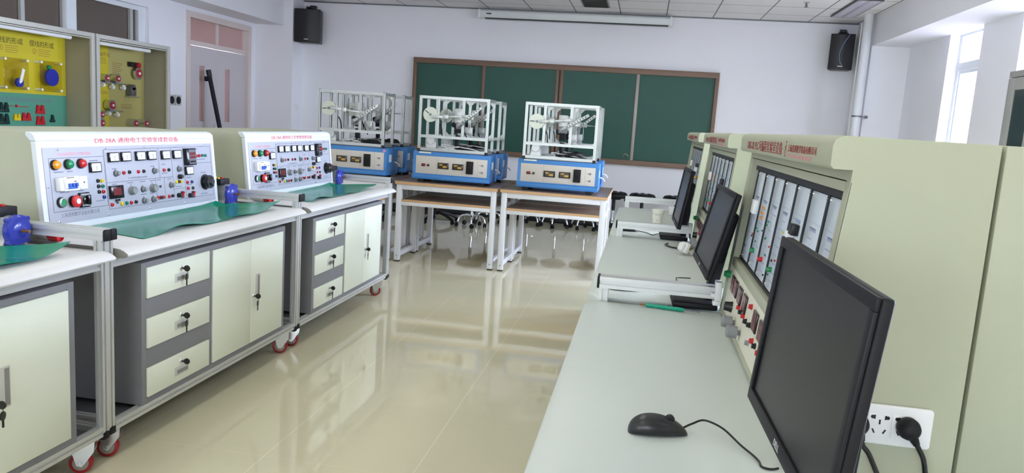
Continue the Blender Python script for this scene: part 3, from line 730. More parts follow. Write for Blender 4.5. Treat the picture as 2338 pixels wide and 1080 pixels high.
def m_dial(g):
    n = 12; R0 = 0.034
    g.lathe([(0.04, 0), (0.04, 0.004), (0.03, 0.006), (0.028, 0.012)], n=24)
    pts = []
    for i in range(48):
        r = R0 - 0.003 * (0.5 - 0.5 * math.cos(2 * PI * i * 8 / 48)); pts.append((r * math.cos(2 * PI * i / 48), r * math.sin(2 * PI * i / 48)))
    g.prism(pts, 'z', 0.012, 0.036); g.lathe([(0.026, 0.036), (0.014, 0.046), (0, 0.046)], n=20)
def m_breaker(g):
    g.mi = 0; g.box(-0.072, -0.054, -0.026, 0.026, 0, 0.024, 0.002); g.box(-0.0535, 0.03, -0.028, 0.028, 0, 0.026, 0.002); g.box(-0.052, 0.03, -0.018, 0.014, 0.0262, 0.032, 0.002); g.box(0.031, 0.074, -0.026, 0.026, 0, 0.026, 0.002)
    g.mi = 1; g.box(-0.042, 0.006, -0.02, -0.012, 0.0322, 0.036, 0.002)
    for i in range(3): g.box(-0.042 + i * 0.0185, -0.032 + i * 0.0185, -0.0115, 0.002, 0.0322, 0.042, 0.002)
    g.mi = 2; g.box(0.05, 0.056, -0.002, 0.004, 0.0262, 0.028); g.box(-0.008, 0.004, 0.006, 0.010, 0.0322, 0.0325); g.box(-0.04, 0.0, 0.022, 0.025, 0.0262, 0.0265)
    g.box(0.036, 0.07, 0.012, 0.0125, 0.0262, 0.0265); g.box(0.036, 0.07, -0.012, -0.0115, 0.0262, 0.0265)
def m_start(g):
    g.mi = 0; g.lathe([(0.021, 0), (0.021, 0.008)], n=22)
    g.mi = 1; g.lathe([(0.0185, 0.008), (0.0185, 0.015), (0.0145, 0.016)], n=22, cap=False)
    g.mi = 2; g.lathe([(0.0145, 0.013), (0.0145, 0.0155), (0, 0.0155)], n=22)
def m_estop(g):
    g.mi = 0; g.lathe([(0.023, 0), (0.023, 0.006), (0.017, 0.007), (0.017, 0.011)], n=22)
    g.mi = 1; g.lathe([(0.017, 0.011), (0.024, 0.014), (0.025, 0.021), (0.02, 0.026), (0.011, 0.027)], n=24)
    g.mi = 2; g.lathe([(0.011, 0.0265), (0.011, 0.0285), (0, 0.0285)], n=18)
def m_rotary(g):
    g.mi = 0; g.box(-0.026, 0.026, -0.03, 0.03, 0, 0.012, 0.002)
    g.mi = 1; g.box(-0.022, 0.022, -0.025, 0.025, 0.012, 0.0135)
    g.mi = 0; g.lathe([(0.018, 0.0135), (0.018, 0.02), (0.014, 0.022)], n=20); g.prism([(-0.006, -0.02), (0.006, -0.02), (0.008, 0.02), (-0.008, 0.02)], 'z', 0.02, 0.034, 0.003)
def m_led(g):
    g.mi = 0; g.box(-0.04, 0.04, -0.028, 0.028, 0, 0.014, 0.002)
    g.mi = 1; g.box(-0.027, 0.022, -0.014, 0.017, 0.0135, 0.0148)
    g.mi = 0; g.box(-0.004, 0.004, -0.04, -0.032, 0, 0.006); g.box(0.014, 0.022, -0.04, -0.032, 0, 0.006)
def m_ctrl(g):
    g.mi = 0; g.box(-0.044, 0.036, -0.042, 0.042, 0, 0.02, 0.002)
    g.mi = 1; g.box(-0.026, 0.032, -0.036, 0.036, 0.0195, 0.0212)
    g.mi = 2; g.box(-0.02, 0.026, 0.008, 0.022, 0.021, 0.022); g.box(-0.02, 0.026, -0.008, 0.004, 0.021, 0.022)
    g.mi = 0
    for i in range(4): g.box(-0.02 + i * 0.012, -0.012 + i * 0.012, -0.028, -0.02, 0.021, 0.0225)
def m_switch(g):
    g.mi = 0; g.box(-0.011, 0.011, -0.0165, 0.0165, 0, 0.004, 0.001)
    g.mi = 1; g.prism([(-0.013, 0.004), (0.013, 0.004), (0.013, 0.012), (0.0, 0.006), (-0.013, 0.006)], 'x', -0.008, 0.008)
def m_fuse(g): g.lathe([(0.0115, 0), (0.0115, 0.014), (0.009, 0.016), (0.009, 0.02), (0, 0.02)], n=16)
def m_toggle(g): g.lathe([(0.006, 0), (0.006, 0.004), (0.003, 0.005)], n=10); g.cyl((0, 0, 0.004), (-0.012, 0.006, 0.014), 0.0022, n=8)
def m_screw(g): g.lathe([(0.005, 0), (0.0045, 0.0025), (0.002, 0.0032)], n=12)
def console(k, label):
    t = thing('control_console', label, 'console', (-2.22, Y0 + L * k + 0.14, 0.8205), 0, 'tall control consoles on the left benches')
    zo = 0.8205
    def zz(z): return z - zo
    prl = [(-0.002, 0.0), (-0.04, zz(1.172)), (-0.046, zz(1.188)), (-0.058, zz(1.198)), (-0.075, zz(1.203)), (-0.46, zz(1.206)), (-0.46, 0)]
    g = G(); g.prism(prl, 'y', 0.006, 1.204); obj('housing', g, 'console_beige', t, angle=50)
    g = G(); up = Vector((-0.04, 0, 0.4)).normalized(); M = basis((0, 0, zz(0.8)), (0, 1, 0), up)
    # white front frame, standing slightly proud of the housing
    g = G(M); g.box(0, 1.21, 0.0255, 0.376, -0.022, 0.0, 0.002); obj('front_frame', g, 'console_white', t)
    g = G(); g.prism([(-0.0375, zz(1.175)), (-0.043, zz(1.192)), (-0.056, zz(1.203)), (-0.08, zz(1.207)), (-0.08, zz(1.195)), (-0.06, zz(1.175))], 'y', 0, 1.21); obj('front_hood', g, 'console_white', t, angle=60)
    g = G(M); g.mi = 0; g.box(0.024, 1.182, 0.052, 0.35, -0.004, 0.003, 0.001); g.mi = 1
    def hl(u0, u1, v): g.box(u0, u1, v - 0.0008, v + 0.0008, 0.003, 0.0034)
    def vl(u, v0, v1): g.box(u - 0.0008, u + 0.0008, v0, v1, 0.003, 0.0034)
    hl(0.05, 0.355, 0.308); vl(0.05, 0.1, 0.308); hl(0.05, 0.355, 0.1); vl(0.355, 0.1, 0.335)
    hl(0.36, 1.165, 0.335); vl(0.36, 0.082, 0.335); hl(0.36, 1.165, 0.082); vl(1.165, 0.082, 0.335)
    hl(0.36, 0.825, 0.195); vl(0.725, 0.195, 0.335); vl(0.825, 0.09, 0.335); vl(0.69, 0.09, 0.195); vl(0.755, 0.09, 0.195); vl(0.922, 0.09, 0.335); hl(0.922, 1.165, 0.252); hl(0.825, 0.922, 0.135)
    g.mi = 2
    for (u, v, w) in ((0.07, 0.252, 0.05), (0.14, 0.252, 0.03), (0.09, 0.172, 0.05), (0.19, 0.172, 0.03), (0.27, 0.29, 0.05), (0.4, 0.25, 0.03), (0.66, 0.25, 0.03), (0.745, 0.255, 0.03), (0.74, 0.213, 0.045), (0.39, 0.184, 0.03), (0.49, 0.184, 0.04), (0.575, 0.184, 0.04), (0.645, 0.184, 0.04), (0.7, 0.184, 0.03), (0.78, 0.184, 0.03), (0.575, 0.126, 0.04), (0.64, 0.126, 0.04), (0.7, 0.092, 0.04), (0.77, 0.092, 0.03), (0.84, 0.143, 0.05), (0.935, 0.181, 0.04), (0.935, 0.146, 0.04), (1.06, 0.2, 0.05), (1.05, 0.092, 0.06), (0.99, 0.322, 0.06), (1.02, 0.268, 0.09), (0.285, 0.122, 0.05)):
        g.box(u, u + w, v, v + 0.004, 0.003, 0.0033)
    pn = obj('control_panel', g, ['panel_grey', 'panel_line', 'text_grey'], t)
    P = M @ Matrix.Translation((0, 0, 0.003))
    def A(name, key, mats, fn, *uv):
        for u, v in uv: add(pn, name, key, mats, fn, P, u, v)
    for u, c in ((0.075, 'orange'), (0.145, 'green'), (0.215, 'red')): A('indicator_lamp', 'indicator_' + c, ['black', c], m_lamp, (u, 0.283))
    A('meter', 'meter_large', ['black_gloss', 'meter_face', 'panel_line'], m_meter(0.064, 0.042), (0.293, 0.264))
    A('meter', 'meter_small', ['black_gloss', 'meter_face', 'panel_line'], m_meter(0.062, 0.042), (0.409, 0.302), (0.489, 0.302), (0.588, 0.302), (0.669, 0.302), (0.774, 0.301), (0.864, 0.301), (0.955, 0.218))
    A('circuit_breaker', 'circuit_breaker', ['white_plastic', 'breaker_blue', 'panel_line'], m_breaker, (0.142, 0.207))
    A('start_button', 'start_button', ['black', 'zinc', 'green'], m_start, (0.088, 0.136))
    A('emergency_stop', 'emergency_stop', ['black', 'red', 'meter_face'], m_estop, (0.153, 0.135))
    A('rotary_switch', 'rotary_switch', ['black_gloss', 'zinc'], m_rotary, (0.211, 0.136))
    A('terminal', 'terminal_yellow', 'yellow', m_jack(0), (0.33, 0.206), (0.439, 0.099), (0.848, 0.168), (0.886, 0.167))
    A('terminal', 'terminal_teal', 'teal_jack', m_jack(0), (0.331, 0.183), (0.471, 0.099), (1.088, 0.289), (1.115, 0.288))
    A('terminal', 'terminal_red', 'red', m_jack(0), (0.332, 0.16), (0.471, 0.232), (0.57, 0.232), (0.758, 0.23), (0.377, 0.1), (0.502, 0.098), (0.697, 0.104), (0.736, 0.103), (0.78, 0.103), (0.938, 0.16), (0.939, 0.13), (1.034, 0.288), (1.06, 0.289))
    A('terminal', 'terminal_blue', 'blue_jack', m_jack(0), (0.333, 0.137), (0.976, 0.16))
    A('terminal', 'terminal_black', 'black', m_jack(0), (0.509, 0.233), (0.608, 0.232), (0.795, 0.229), (0.534, 0.098), (0.716, 0.103), (0.807, 0.103), (0.98, 0.129), (0.867, 0.168))
    A('fuse_holder', 'fuse_small', 'black', lambda g: m_jack(0)(g), (0.305, 0.207), (0.306, 0.184), (0.306, 0.161))
    A('knob', 'knob_small', ['knob_grey', 'panel_line'], m_knob, (0.42, 0.232), (0.684, 0.23), (0.877, 0.229), (0.591, 0.151), (0.803, 0.155), (0.592, 0.099), (0.659, 0.099))
    A('knob', 'knob_large', ['knob_grey', 'panel_line'], m_knob_big, (0.513, 0.151), (0.661, 0.151))
    A('knob', 'knob_black', 'black', m_fuse, (0.875, 0.192))
    A('dial', 'voltage_dial', 'black', m_dial, (1.094, 0.152))
    A('digital_meter', 'digital_meter', ['black_gloss', 'led_window'], m_led, (0.406, 0.153))
    A('temperature_controller', 'temperature_controller', ['black_gloss', 'led_grey', 'led_window'], m_ctrl, (0.969, 0.286))
    A('rocker_switch', 'rocker_switch', ['black', 'red'], m_switch, (0.888, 0.103), (0.98, 0.097))
    A('fuse_holder', 'fuse_holder', 'black', m_fuse, (0.855, 0.102), (0.948, 0.094))
    A('toggle_switch', 'toggle_switch', 'alu_dark', m_toggle, (0.413, 0.107), (0.72, 0.154))
    A('screw', 'screw', 'chrome', m_screw, (0.1, 0.342), (0.37, 0.342), (0.63, 0.342), (0.86, 0.342), (1.08, 0.342), (0.07, 0.062), (0.35, 0.062), (0.63, 0.062), (0.9, 0.062), (1.173, 0.2), (0.033, 0.2))
    text('title', 'DB-28A 通用电工实验室成套设备', basis(M @ Vector((0.317, 0.3625, 0.0002)), (0, 1, 0), up), 0.58, 'text_red', t, 0.024)
    text('panel_title', 'DB-28A通用电工实验室设备', basis(M @ Vector((0.098, 0.317, 0.0032)), (0, 1, 0), up), 0.185, 'text_pink', pn, 0.013)
    text('maker_lettering', '上海茂邦教学设备有限公司', basis(M @ Vector((0.083, 0.075, 0.0032)), (0, 1, 0), up), 0.215, 'text_grey', pn, 0.018)
    text('panel_note', '0~30V直流稳压电源', basis(M @ Vector((0.5, 0.203, 0.0032)), (0, 1, 0), up), 0.13, 'text_grey', pn, 0.008)
    text('panel_note', '三相电源输出', basis(M @ Vector((0.42, 0.0865, 0.0032)), (0, 1, 0), up), 0.085, 'text_grey', pn, 0.006)
    return t
console(1, 'nearer cream console with rows of meters, red lettering large enough to read')
console(2, 'farther cream console with rows of meters, beside the blue machines')

# green work mats, lying on the benches and curling at the ends
def work_mat(k, label, x0, x1, ya, yb, seed, skew, lift):
    rnd = random.Random(seed); nx, ny = 14, 44
    g = G(); top = []; bot = []
    for j in range(ny + 1):
        v = j / ny; a = []; b = []
        for i in range(nx + 1):
            u = i / nx
            y = ya + (yb - 0.10 * (1 - u) - ya) * v + skew * (1 - u) * (1 - v); x = x0 + (x1 - x0) * u + 0.006 * math.sin(v * 9 + seed) * u
            z = 0.0006 + 0.004 * (1 + math.sin(v * 11 + u * 3 + seed)) * u * u + 0.007 * (1 + math.sin(v * 17 + seed * 2)) * u ** 6
            if v > 0.82: z += lift * ((v - 0.82) / 0.18) ** 2 * (0.35 + 0.65 * u)
            if u < 0.12: z += 0.10 * (0.12 - u) ** 1.0 * (0.3 + v) 
            a.append(g.v((x, y, z + 0.002))); b.append(g.v((x, y, z)))
        top.append(a); bot.append(b)
    for j in range(ny):
        for i in range(nx):
            g.f([top[j][i], top[j][i + 1], top[j + 1][i + 1], top[j + 1][i]]); g.f([bot[j][i], bot[j + 1][i], bot[j + 1][i + 1], bot[j][i + 1]])
    for j in range(ny):
        g.f([top[j][0], top[j + 1][0], bot[j + 1][0], bot[j][0]]); g.f([top[j][nx], bot[j][nx], bot[j + 1][nx], top[j + 1][nx]])
    for i in range(nx):
        g.f([top[0][i], bot[0][i], bot[0][i + 1], top[0][i + 1]]); g.f([top[ny][i], top[ny][i + 1], bot[ny][i + 1], bot[ny][i]])
    o = obj('work_mat', g, 'mat_green', None, (X0, Y0 + L * k, 0.8203), angle=60)
    tag(o, label, 'mat', 'green mats on the left benches')
work_mat(0, 'green plastic mat on the nearest left bench, cut off by the left edge', -0.37, -0.04, 0.25, 1.40, 1, 0.02, 0.028)
work_mat(1, 'green plastic mat with wavy front edge on the middle left bench', -0.37, -0.045, 0.235, 1.40, 2, 0.10, 0.03)
work_mat(2, 'green plastic mat on the farthest left bench near the blue machines', -0.37, -0.05, 0.24, 1.36, 3, 0.10, 0.03)

# small motors lying at the bench ends
def motor(x, y, label):
    t = thing('electric_motor', label, 'motor', (x, y, 0.8205), 0, 'blue ended motors on the left benches')
    zc = 0.058
    g = G(); g.lathe([(0.03, 0.0), (0.047, 0.0), (0.055, -0.006), (0.055, -0.022), (0.05, -0.026)], (0.0, 0, zc), (1, 0, 0), 28); g.lathe([(0.02, 0.004), (0.03, 0.0)], (0, 0, zc), (1, 0, 0), 20)
    for i in range(4):
        a = PI / 4 + i * PI / 2; g.cyl((-0.024, 0.054 * math.cos(a), zc + 0.054 * math.sin(a)), (-0.004, 0.054 * math.cos(a), zc + 0.054 * math.sin(a)), 0.009, n=10)
    for i in range(4): a = i * PI / 2 + 0.2; g.box(0, 0.0015, 0.018 * math.cos(a) - 0.002, 0.018 * math.cos(a) + 0.002, zc + 0.02 * math.sin(a) - 0.006, zc + 0.02 * math.sin(a) + 0.006)
    obj('end_bell', g, 'motor_blue', t)
    g = G(); g.cyl((0, 0, zc), (0.036, 0, zc), 0.0055, n=12); obj('shaft', g, 'rust', t)
    pts = []
    for i in range(72):
        a = 2 * PI * i / 72; r = 0.05 if i % 2 else 0.0435; pts.append((r * math.cos(a), zc + r * math.sin(a)))
    g = G(); g.prism(pts, 'x', -0.2, -0.024); obj('finned_body', g, 'motor_body', t, angle=25)
    g = G(); g.lathe([(0.05, -0.2), (0.052, -0.205), (0.05, -0.235), (0.03, -0.24)], (0, 0, zc), (1, 0, 0), 24); obj('end_bell', g, 'motor_blue', t)
    g = G()
    for s in (-1, 1): g.prism([(s * 0.05, 0.0), (s * 0.062, 0.0), (s * 0.062, 0.004), (s * 0.05, 0.006), (s * 0.034, 0.026), (s * 0.026, 0.022)], 'x', -0.18, -0.03)
    obj('foot', g, 'alu', t)
    g = G(); g.box(-0.19, -0.05, -0.045, 0.045, zc + 0.045, zc + 0.078, 0.004); bx = obj('terminal_box', g, 'black_soft', t)
    for (x, y, c) in ((-0.08, -0.02, 'yellow'), (-0.08, 0.012, 'red'), (-0.12, -0.02, 'red'), (-0.12, 0.016, 'yellow'), (-0.16, -0.015, 'green'), (-0.16, 0.02, 'yellow')):
        g = G(); g.lathe([(0.0085, 0), (0.0085, 0.006), (0.005, 0.007)], (x, y, zc + 0.078), (0, 0, 1), 12); obj('terminal', g, c, bx)
motor(-2.105, 2.300, 'small blue ended motor at the left edge, beside the nearest green mat')
motor(-2.175, 3.828, 'small blue ended motor between the two cream consoles')
motor(-2.19, 5.369, 'small blue ended motor at the far end of the left bench row')
def connector(p, q, label):
    p = Vector(p); q = Vector(q); d = q - p; a = math.atan2(d.y, d.x)
    t = thing('power_connector', label, 'connector', p, a)
    g = G(); g.lathe([(0.013, 0.0), (0.019, 0.012), (0.02, 0.09), (0.021, 0.115), (0.021, 0.125)], (0, 0, 0.0215), (1, 0, 0), 20)
    for i in range(10): g.box(0.03, 0.085, 0.019 * math.cos(i * 0.628) - 0.0015, 0.019 * math.cos(i * 0.628) + 0.0015, 0.0215 + 0.019 * math.sin(i * 0.628) - 0.0015, 0.0215 + 0.019 * math.sin(i * 0.628) + 0.0015)
    obj('grip', g, 'conn_grey', t)
    g = G(); g.lathe([(0.021, 0.125), (0.021, 0.165), (0.018, 0.168), (0.018, 0.16)], (0, 0, 0.0215), (1, 0, 0), 20); obj('red_collar', g, 'red', t)
connector((-2.20, 4.06, 0.8205), (-2.03, 3.995, 0.8205), 'grey plug with red end lying behind the rail between the two cream consoles')
connector((-2.24, 2.46, 0.8205), (-2.06, 2.445, 0.8205), 'red ended plug behind the rail at the nearest left bench end')

# ---------------------------------------------------------------- tables
TX0 = -2.232; PITCH = 0.993; TW = 0.945
def table(x, y, flip, label):
    t = thing('table', label, 'table', (x, y, 0), PI if flip else 0, 'white legged wooden tables')
    W = TW; D = 0.585; H = 0.757; lg = 0.05; o = 0.0
    if flip: t.location = (x + W, y + D, 0)
    g = G(); g.mi = 0; g.box(-0.012, W + 0.012, -0.012, D + 0.0, H - 0.0012, H); g.mi = 1; g.box(-0.012, W + 0.012, -0.012, D + 0.0, H - 0.026, H - 0.0012)
    obj('tabletop', g, ['wood_top', 'wood_edge'], t)
    for xa in (0, W - lg):
        for ya in (0, D - lg - 0.03):
            g = G(); g.box(xa, xa + lg, ya, ya + lg, 0.012, H - 0.026, 0.003); lgo = obj('leg', g, 'table_white', t)
            g = G(); g.box(xa + 0.003, xa + lg - 0.003, ya + 0.003, ya + lg - 0.003, 0, 0.013); obj('foot', g, 'rubber', lgo)
            if ya == 0:
                g = G(); g.cyl((xa + lg / 2, -0.001, 0.055), (xa + lg / 2, 0.002, 0.055), 0.006, n=10); obj('bolt', g, 'recess', lgo)
        g = G(); g.box(xa + 0.006, xa + lg - 0.006, lg, D - lg - 0.03, 0.045, 0.09, 0.002); obj('side_rail', g, 'table_white', t)
        g = G(); g.box(xa + 0.006, xa + lg - 0.006, lg, D - lg - 0.03, H - 0.08, H - 0.026, 0.002); obj('side_rail', g, 'table_white', t)
        g = G(); g.box(xa + 0.006, xa + lg - 0.006, lg, D - lg - 0.03, 0.54, 0.575, 0.002); obj('side_rail', g, 'table_white', t)
    for ya in (0.002, D - lg - 0.03):
        g = G(); g.box(lg, W - lg, ya, ya + 0.03, H - 0.075, H - 0.026, 0.002); obj('apron', g, 'table_white', t)
    g = G(); g.box(lg, W - lg, 0.0, 0.03, 0.535, 0.568, 0.002); obj('shelf_rail', g, 'table_white', t)
    g = G(); g.box(lg, W - lg, D - lg - 0.03, D - lg, 0.535, 0.568, 0.002); obj('shelf_rail', g, 'table_white', t)
    g = G(); g.mi = 0; g.box(lg + 0.001, W - lg - 0.001, 0.0, D - 0.032, 0.5895, 0.5905); g.mi = 1; g.box(lg + 0.001, W - lg - 0.001, 0.0, D - 0.032, 0.5685, 0.5895); obj('shelf', g, ['wood_top', 'wood_edge'], t)
    return t
names = ('left', 'middle', 'right')
desc = (('white legged table in the front row, half hidden by the farthest left bench', 'white legged table in the back row behind the leftmost blue machines'),
        ('white legged table in the front row carrying the middle blue machine', 'white legged table in the back row behind the middle blue machine'),
        ('white legged table in the front row nearest the desks, with its right end free', 'white legged table in the back row behind the right blue machine'))
TY = 6.803; TY2 = TY + 0.59
for i in range(3):
    x = TX0 + (i - 1) * PITCH
    table(x, TY, False, desc[i][0]); table(x, TY2, False, desc[i][1])

# ---------------------------------------------------------------- blue mechanism test machines
def machine(x, y, rz, label, ang, variant, sticker, badge):
    t = thing('test_machine', label, 'machine', (x, y, 0.7575), rz, 'blue linkage test machines on the wooden tables')
    W = 0.74; D = 0.345
    g = G(); g.prism([(0.0, 0.03), (D, 0.03), (D, 0.285), (0.03, 0.285), (0.022, 0.25), (0.022, 0.075), (0.0, 0.065)], 'x', 0, W, 0.004); body = obj('base_box', g, 'machine_blue', t)
    for xa in (0.05, W - 0.11):
        for ya in (0.03, D - 0.08):
            g = G(); g.box(xa, xa + 0.06, ya, ya + 0.045, 0, 0.031, 0.003); obj('foot', g, 'rubber', t)
    M = basis((0, 0.022, 0), (1, 0, 0), (0, 0, 1))   # u to the right, v up, w towards the viewer
    g = G(M); g.mi = 0; g.box(0.03, W - 0.03, 0.08, 0.245, -0.002, 0.003, 0.001); g.mi = 1
    for u in (0.24, 0.475, 0.62): g.box(u - 0.0008, u + 0.0008, 0.09, 0.235, 0.003, 0.0034)
    pn = obj('front_panel', g, ['machine_panel', 'recess'], t)
    for u in (0.295, 0.435):
        g = G(M)
        g.mi = 0; g.box(u - 0.052, u + 0.052, 0.135, 0.19, 0.003, 0.012, 0.002); g.mi = 1; g.box(u - 0.04, u + 0.04, 0.142, 0.183, 0.0118, 0.0126); g.mi = 2; g.box(u - 0.002, u + 0.036, 0.146, 0.164, 0.0126, 0.0132); g.box(u - 0.036, u - 0.006, 0.166, 0.178, 0.0126, 0.013)
        obj('digital_meter', g, ['black_gloss', 'lcd', 'lcd_amber'], pn)
    g = G(M); g.box(0.085, 0.121, 0.148, 0.174, 0.003, 0.007, 0.001); g.prism([(0.09, 0.152), (0.116, 0.152), (0.116, 0.17), (0.09, 0.17)], 'z', 0.007, 0.012, 0.002); obj('power_switch', g, 'led_window', pn)
    g = G(M); g.lathe([(0.011, 0.003), (0.011, 0.012), (0.008, 0.018), (0, 0.018)], (0.15, 0.16, 0), (0, 0, 1), 16); obj('knob', g, 'black', pn)
    g = G(M); g.box(0.515, 0.58, 0.105, 0.222, 0.003, 0.02, 0.003); g.box(0.535, 0.56, 0.15, 0.185, 0.02, 0.035, 0.003); g.cyl((0.5475, 0.212, 0.02), (0.5475, 0.212, 0.024), 0.007); g.cyl((0.5475, 0.115, 0.02), (0.5475, 0.115, 0.024), 0.007); obj('circuit_breaker', g, 'black_soft', pn)
    for v in (0.19, 0.125):
        g = G(M); g.lathe([(0.01, 0.003), (0.01, 0.005)], (0.665, v, 0), (0, 0, 1), 12); g.box(0.662, 0.669, v - 0.008, v + 0.008, 0.005, 0.01); obj('toggle_switch', g, 'knob_grey', pn)
        g = G(M); g.box(0.635, 0.655, v - 0.002, v + 0.002, 0.003, 0.0034); obj('fine_print', g, 'text_grey', pn)
    g = G(); g.box(W, W + 0.0025, 0.08, 0.15, 0.155, 0.225); obj('side_sticker', g, 'white_plastic', t)
    g = G(); g.tube([(W, 0.25, 0.15), (W + 0.03, 0.26, 0.14), (W + 0.045, 0.27, 0.115)], 0.006); obj('side_lever', g, 'white_plastic', t)
    if sticker:
        g = G(); g.box(0.055, 0.17, 0.0265, 0.0285, 0.256, 0.282); obj('label_sticker', g, 'cream_plastic', t)
    if badge:
        g = G(M); g.lathe([(0.014, -0.006), (0.014, 0.0005)], (W - 0.03, 0.262, 0), (0, 0, 1), 16); obj('badge', g, 'text_pink', t)
    # extruded frame
    x0, x1 = 0.035, 0.700; y0, y1 = 0.03, D - 0.03; zb, zt = 0.295, 0.798; s = 0.025
    for xa in (x0, x1 - s):
        for ya in (y0, y1 - s):
            g = G(); g.prof('z', zb, zt, xa, xa + s, ya, ya + s); p = obj('post', g, 'alu_bright', t)
            g = G(); g.box(xa - 0.001, xa + s + 0.001, ya - 0.001, ya + s + 0.001, zb - 0.01, zb + 0.018, 0.002); obj('foot_cap', g, 'black', p)
            g = G(); g.box(xa, xa + s, ya, ya + s, zt, zt + 0.003); obj('end_cap', g, 'black', p)
    for ya in (y0, y1 - s):
        for z in (zb, 0.415, zt - s):
            g = G(); g.prof('x', x0 + s, x1 - s, ya, ya + s, z, z + s); obj('rail', g, 'alu_bright', t)
        for xa in (0.205, 0.445):
            g = G(); g.prof('z', 0.415 + s, zt - s, xa, xa + s, ya, ya + s); obj('upright', g, 'alu_bright', t)
    for xa in (x0, x1 - s):
        for z in (zb, zt - s):
            g = G(); g.prof('y', y0 + s, y1 - s, z, z + s, xa, xa + s); obj('rail', g, 'alu_bright', t)
    q = 0.038; ya = y1 - s + 0.008
    for (c, sx) in ((0.205 + s, 1), (0.445, -1), (0.445 + s, 1), (x1 - s, -1)):
        g = G(); g.prism([(c, zt - s), (c + sx * q, zt - s), (c, zt - s - q)], 'y', ya, ya + 0.004); obj('gusset', g, 'alu', t)
        g = G(); g.prism([(c, 0.415 + s), (c + sx * q, 0.415 + s), (c, 0.415 + s + q)], 'y', ya, ya + 0.004); obj('gusset', g, 'alu', t)
    # crank disc
    cx, cz, cy = 0.148, 0.628, 0.028
    g = G(); n = 40
    g.lathe([(0.068, 0.006), (0.069, 0.004), (0.069, -0.004), (0.068, -0.006)], (cx, cy - 0.004, cz), (0, -1, 0), n)
    disc = obj('crank_disc', g, 'steel_disc', t)
    Md = Matrix.Translation((cx, 0, cz)) @ Matrix.Rotation(-ang, 4, 'Y') @ Matrix.Translation((-cx, 0, -cz))
    g = G(Md); g.box(cx - 0.062, cx - 0.02, cy - 0.0108, cy - 0.0098, cz - 0.004, cz + 0.004); g.box(cx + 0.02, cx + 0.062, cy - 0.0108, cy - 0.0098, cz - 0.004, cz + 0.004); obj('slot', g, 'black', disc)
    g = G(); g.cyl((cx, cy - 0.022, cz), (cx, cy + 0.09, cz), 0.011, n=14); obj('hub', g, 'alu_dark', disc)
    g = G(); g.box(cx - 0.03, cx + 0.08, cy + 0.006, cy + 0.03, cz - 0.03, cz + 0.03, 0.003); obj('bearing_block', g, 'alu', t)
    # connecting rod and swinging arm
    yr = cy - 0.026
    a0 = Vector((cx + 0.04 * math.cos(ang), yr, cz + 0.04 * math.sin(ang) - 0.0)); (px, pz), (ax, az), (bx, bz) = variant
    b0 = Vector((px, yr, pz)); d = (b0 - a0); mid = a0 + d * 0.3
    g = G(); u = d.normalized(); wv = Vector((-u.z, 0, u.x))
    def bar(g, P, Q, hw, yy, th):
        P = Vector(P); Q = Vector(Q); d = (Q - P).normalized(); w = Vector((-d.z, 0, d.x)) * hw
        g.prism([((P + w).x, (P + w).z), ((P - w).x, (P - w).z), ((Q - w).x, (Q - w).z), ((Q + w).x, (Q + w).z)], 'y', yy, yy + th, 0.002)
    bar(g, a0 - u * 0.015, mid, 0.014, yr - 0.004, 0.01); bar(g, mid - u * 0.01, mid + u * 0.045, 0.02, yr - 0.012, 0.03); bar(g, mid, b0 - u * 0.06, 0.009, yr - 0.002, 0.014); bar(g, b0 - u * 0.07, b0 + u * 0.015, 0.015, yr - 0.004, 0.01)
    obj('connecting_rod', g, 'alu_bright', t)
    g = G(); A_ = Vector((ax, yr - 0.014, az)); B_ = Vector((bx, yr - 0.014, bz)); bar(g, A_, B_, 0.013, yr - 0.02, 0.009); am = obj('slotted_arm', g, 'alu_bright', t)
    g = G()
    for i in range(1, 9):
        c = A_ + (B_ - A_) * (0.12 + i * 0.095); g.cyl((c.x, yr - 0.0208, c.z), (c.x, yr - 0.0198, c.z), 0.0055, n=10)
    obj('hole', g, 'black', am)
    g = G(); g.cyl((ax, yr - 0.024, az), (ax, 0.12, az), 0.013, n=14); g.box(ax - 0.03, ax + 0.05, 0.04, 0.075, az - 0.03, az + 0.03, 0.003); obj('pivot_block', g, 'alu_dark', t)
    g = G(); g.box(bx - 0.14, bx - 0.08, 0.03, 0.07, 0.6, 0.635, 0.003); g.cyl((bx - 0.11, 0.05, 0.6), (bx - 0.11, 0.05, 0.48), 0.002, n=6); g.cyl((bx - 0.16, 0.05, 0.617), (bx + 0.02, 0.05, 0.617), 0.004, n=8); obj('guide_rod', g, 'alu_bright', t)
    # second mechanism towards the rear of the frame
    ry = 0.235
    g = G(); g.box(0.32, 0.40, ry + 0.01, ry + 0.05, 0.53, 0.7, 0.003); g.box(0.34, 0.42, ry - 0.04, ry + 0.01, 0.56, 0.6, 0.003); g.box(0.42, 0.5, ry, ry + 0.04, 0.46, 0.53, 0.003); obj('mounting_plate', g, 'alu', t)
    g = G(); g.box(0.345, 0.40, ry - 0.05, ry, 0.47, 0.535, 0.004); g.cyl((0.33, ry - 0.03, 0.545), (0.33, ry + 0.02, 0.545), 0.026, n=18); g.cyl((0.37, ry - 0.03, 0.45), (0.37, ry - 0.03, 0.32), 0.022, n=14); obj('drive_motor', g, 'black_soft', t)
    g = G(); g.tube([(cx + 0.05, 0.06, cz - 0.06), (cx + 0.09, 0.08, 0.53), (cx + 0.1, 0.1, 0.44)], 0.006); g.tube([(0.40, ry, 0.52), (0.45, ry - 0.05, 0.46), (0.47, ry - 0.02, 0.4)], 0.006); obj('drive_belt', g, 'black', t)
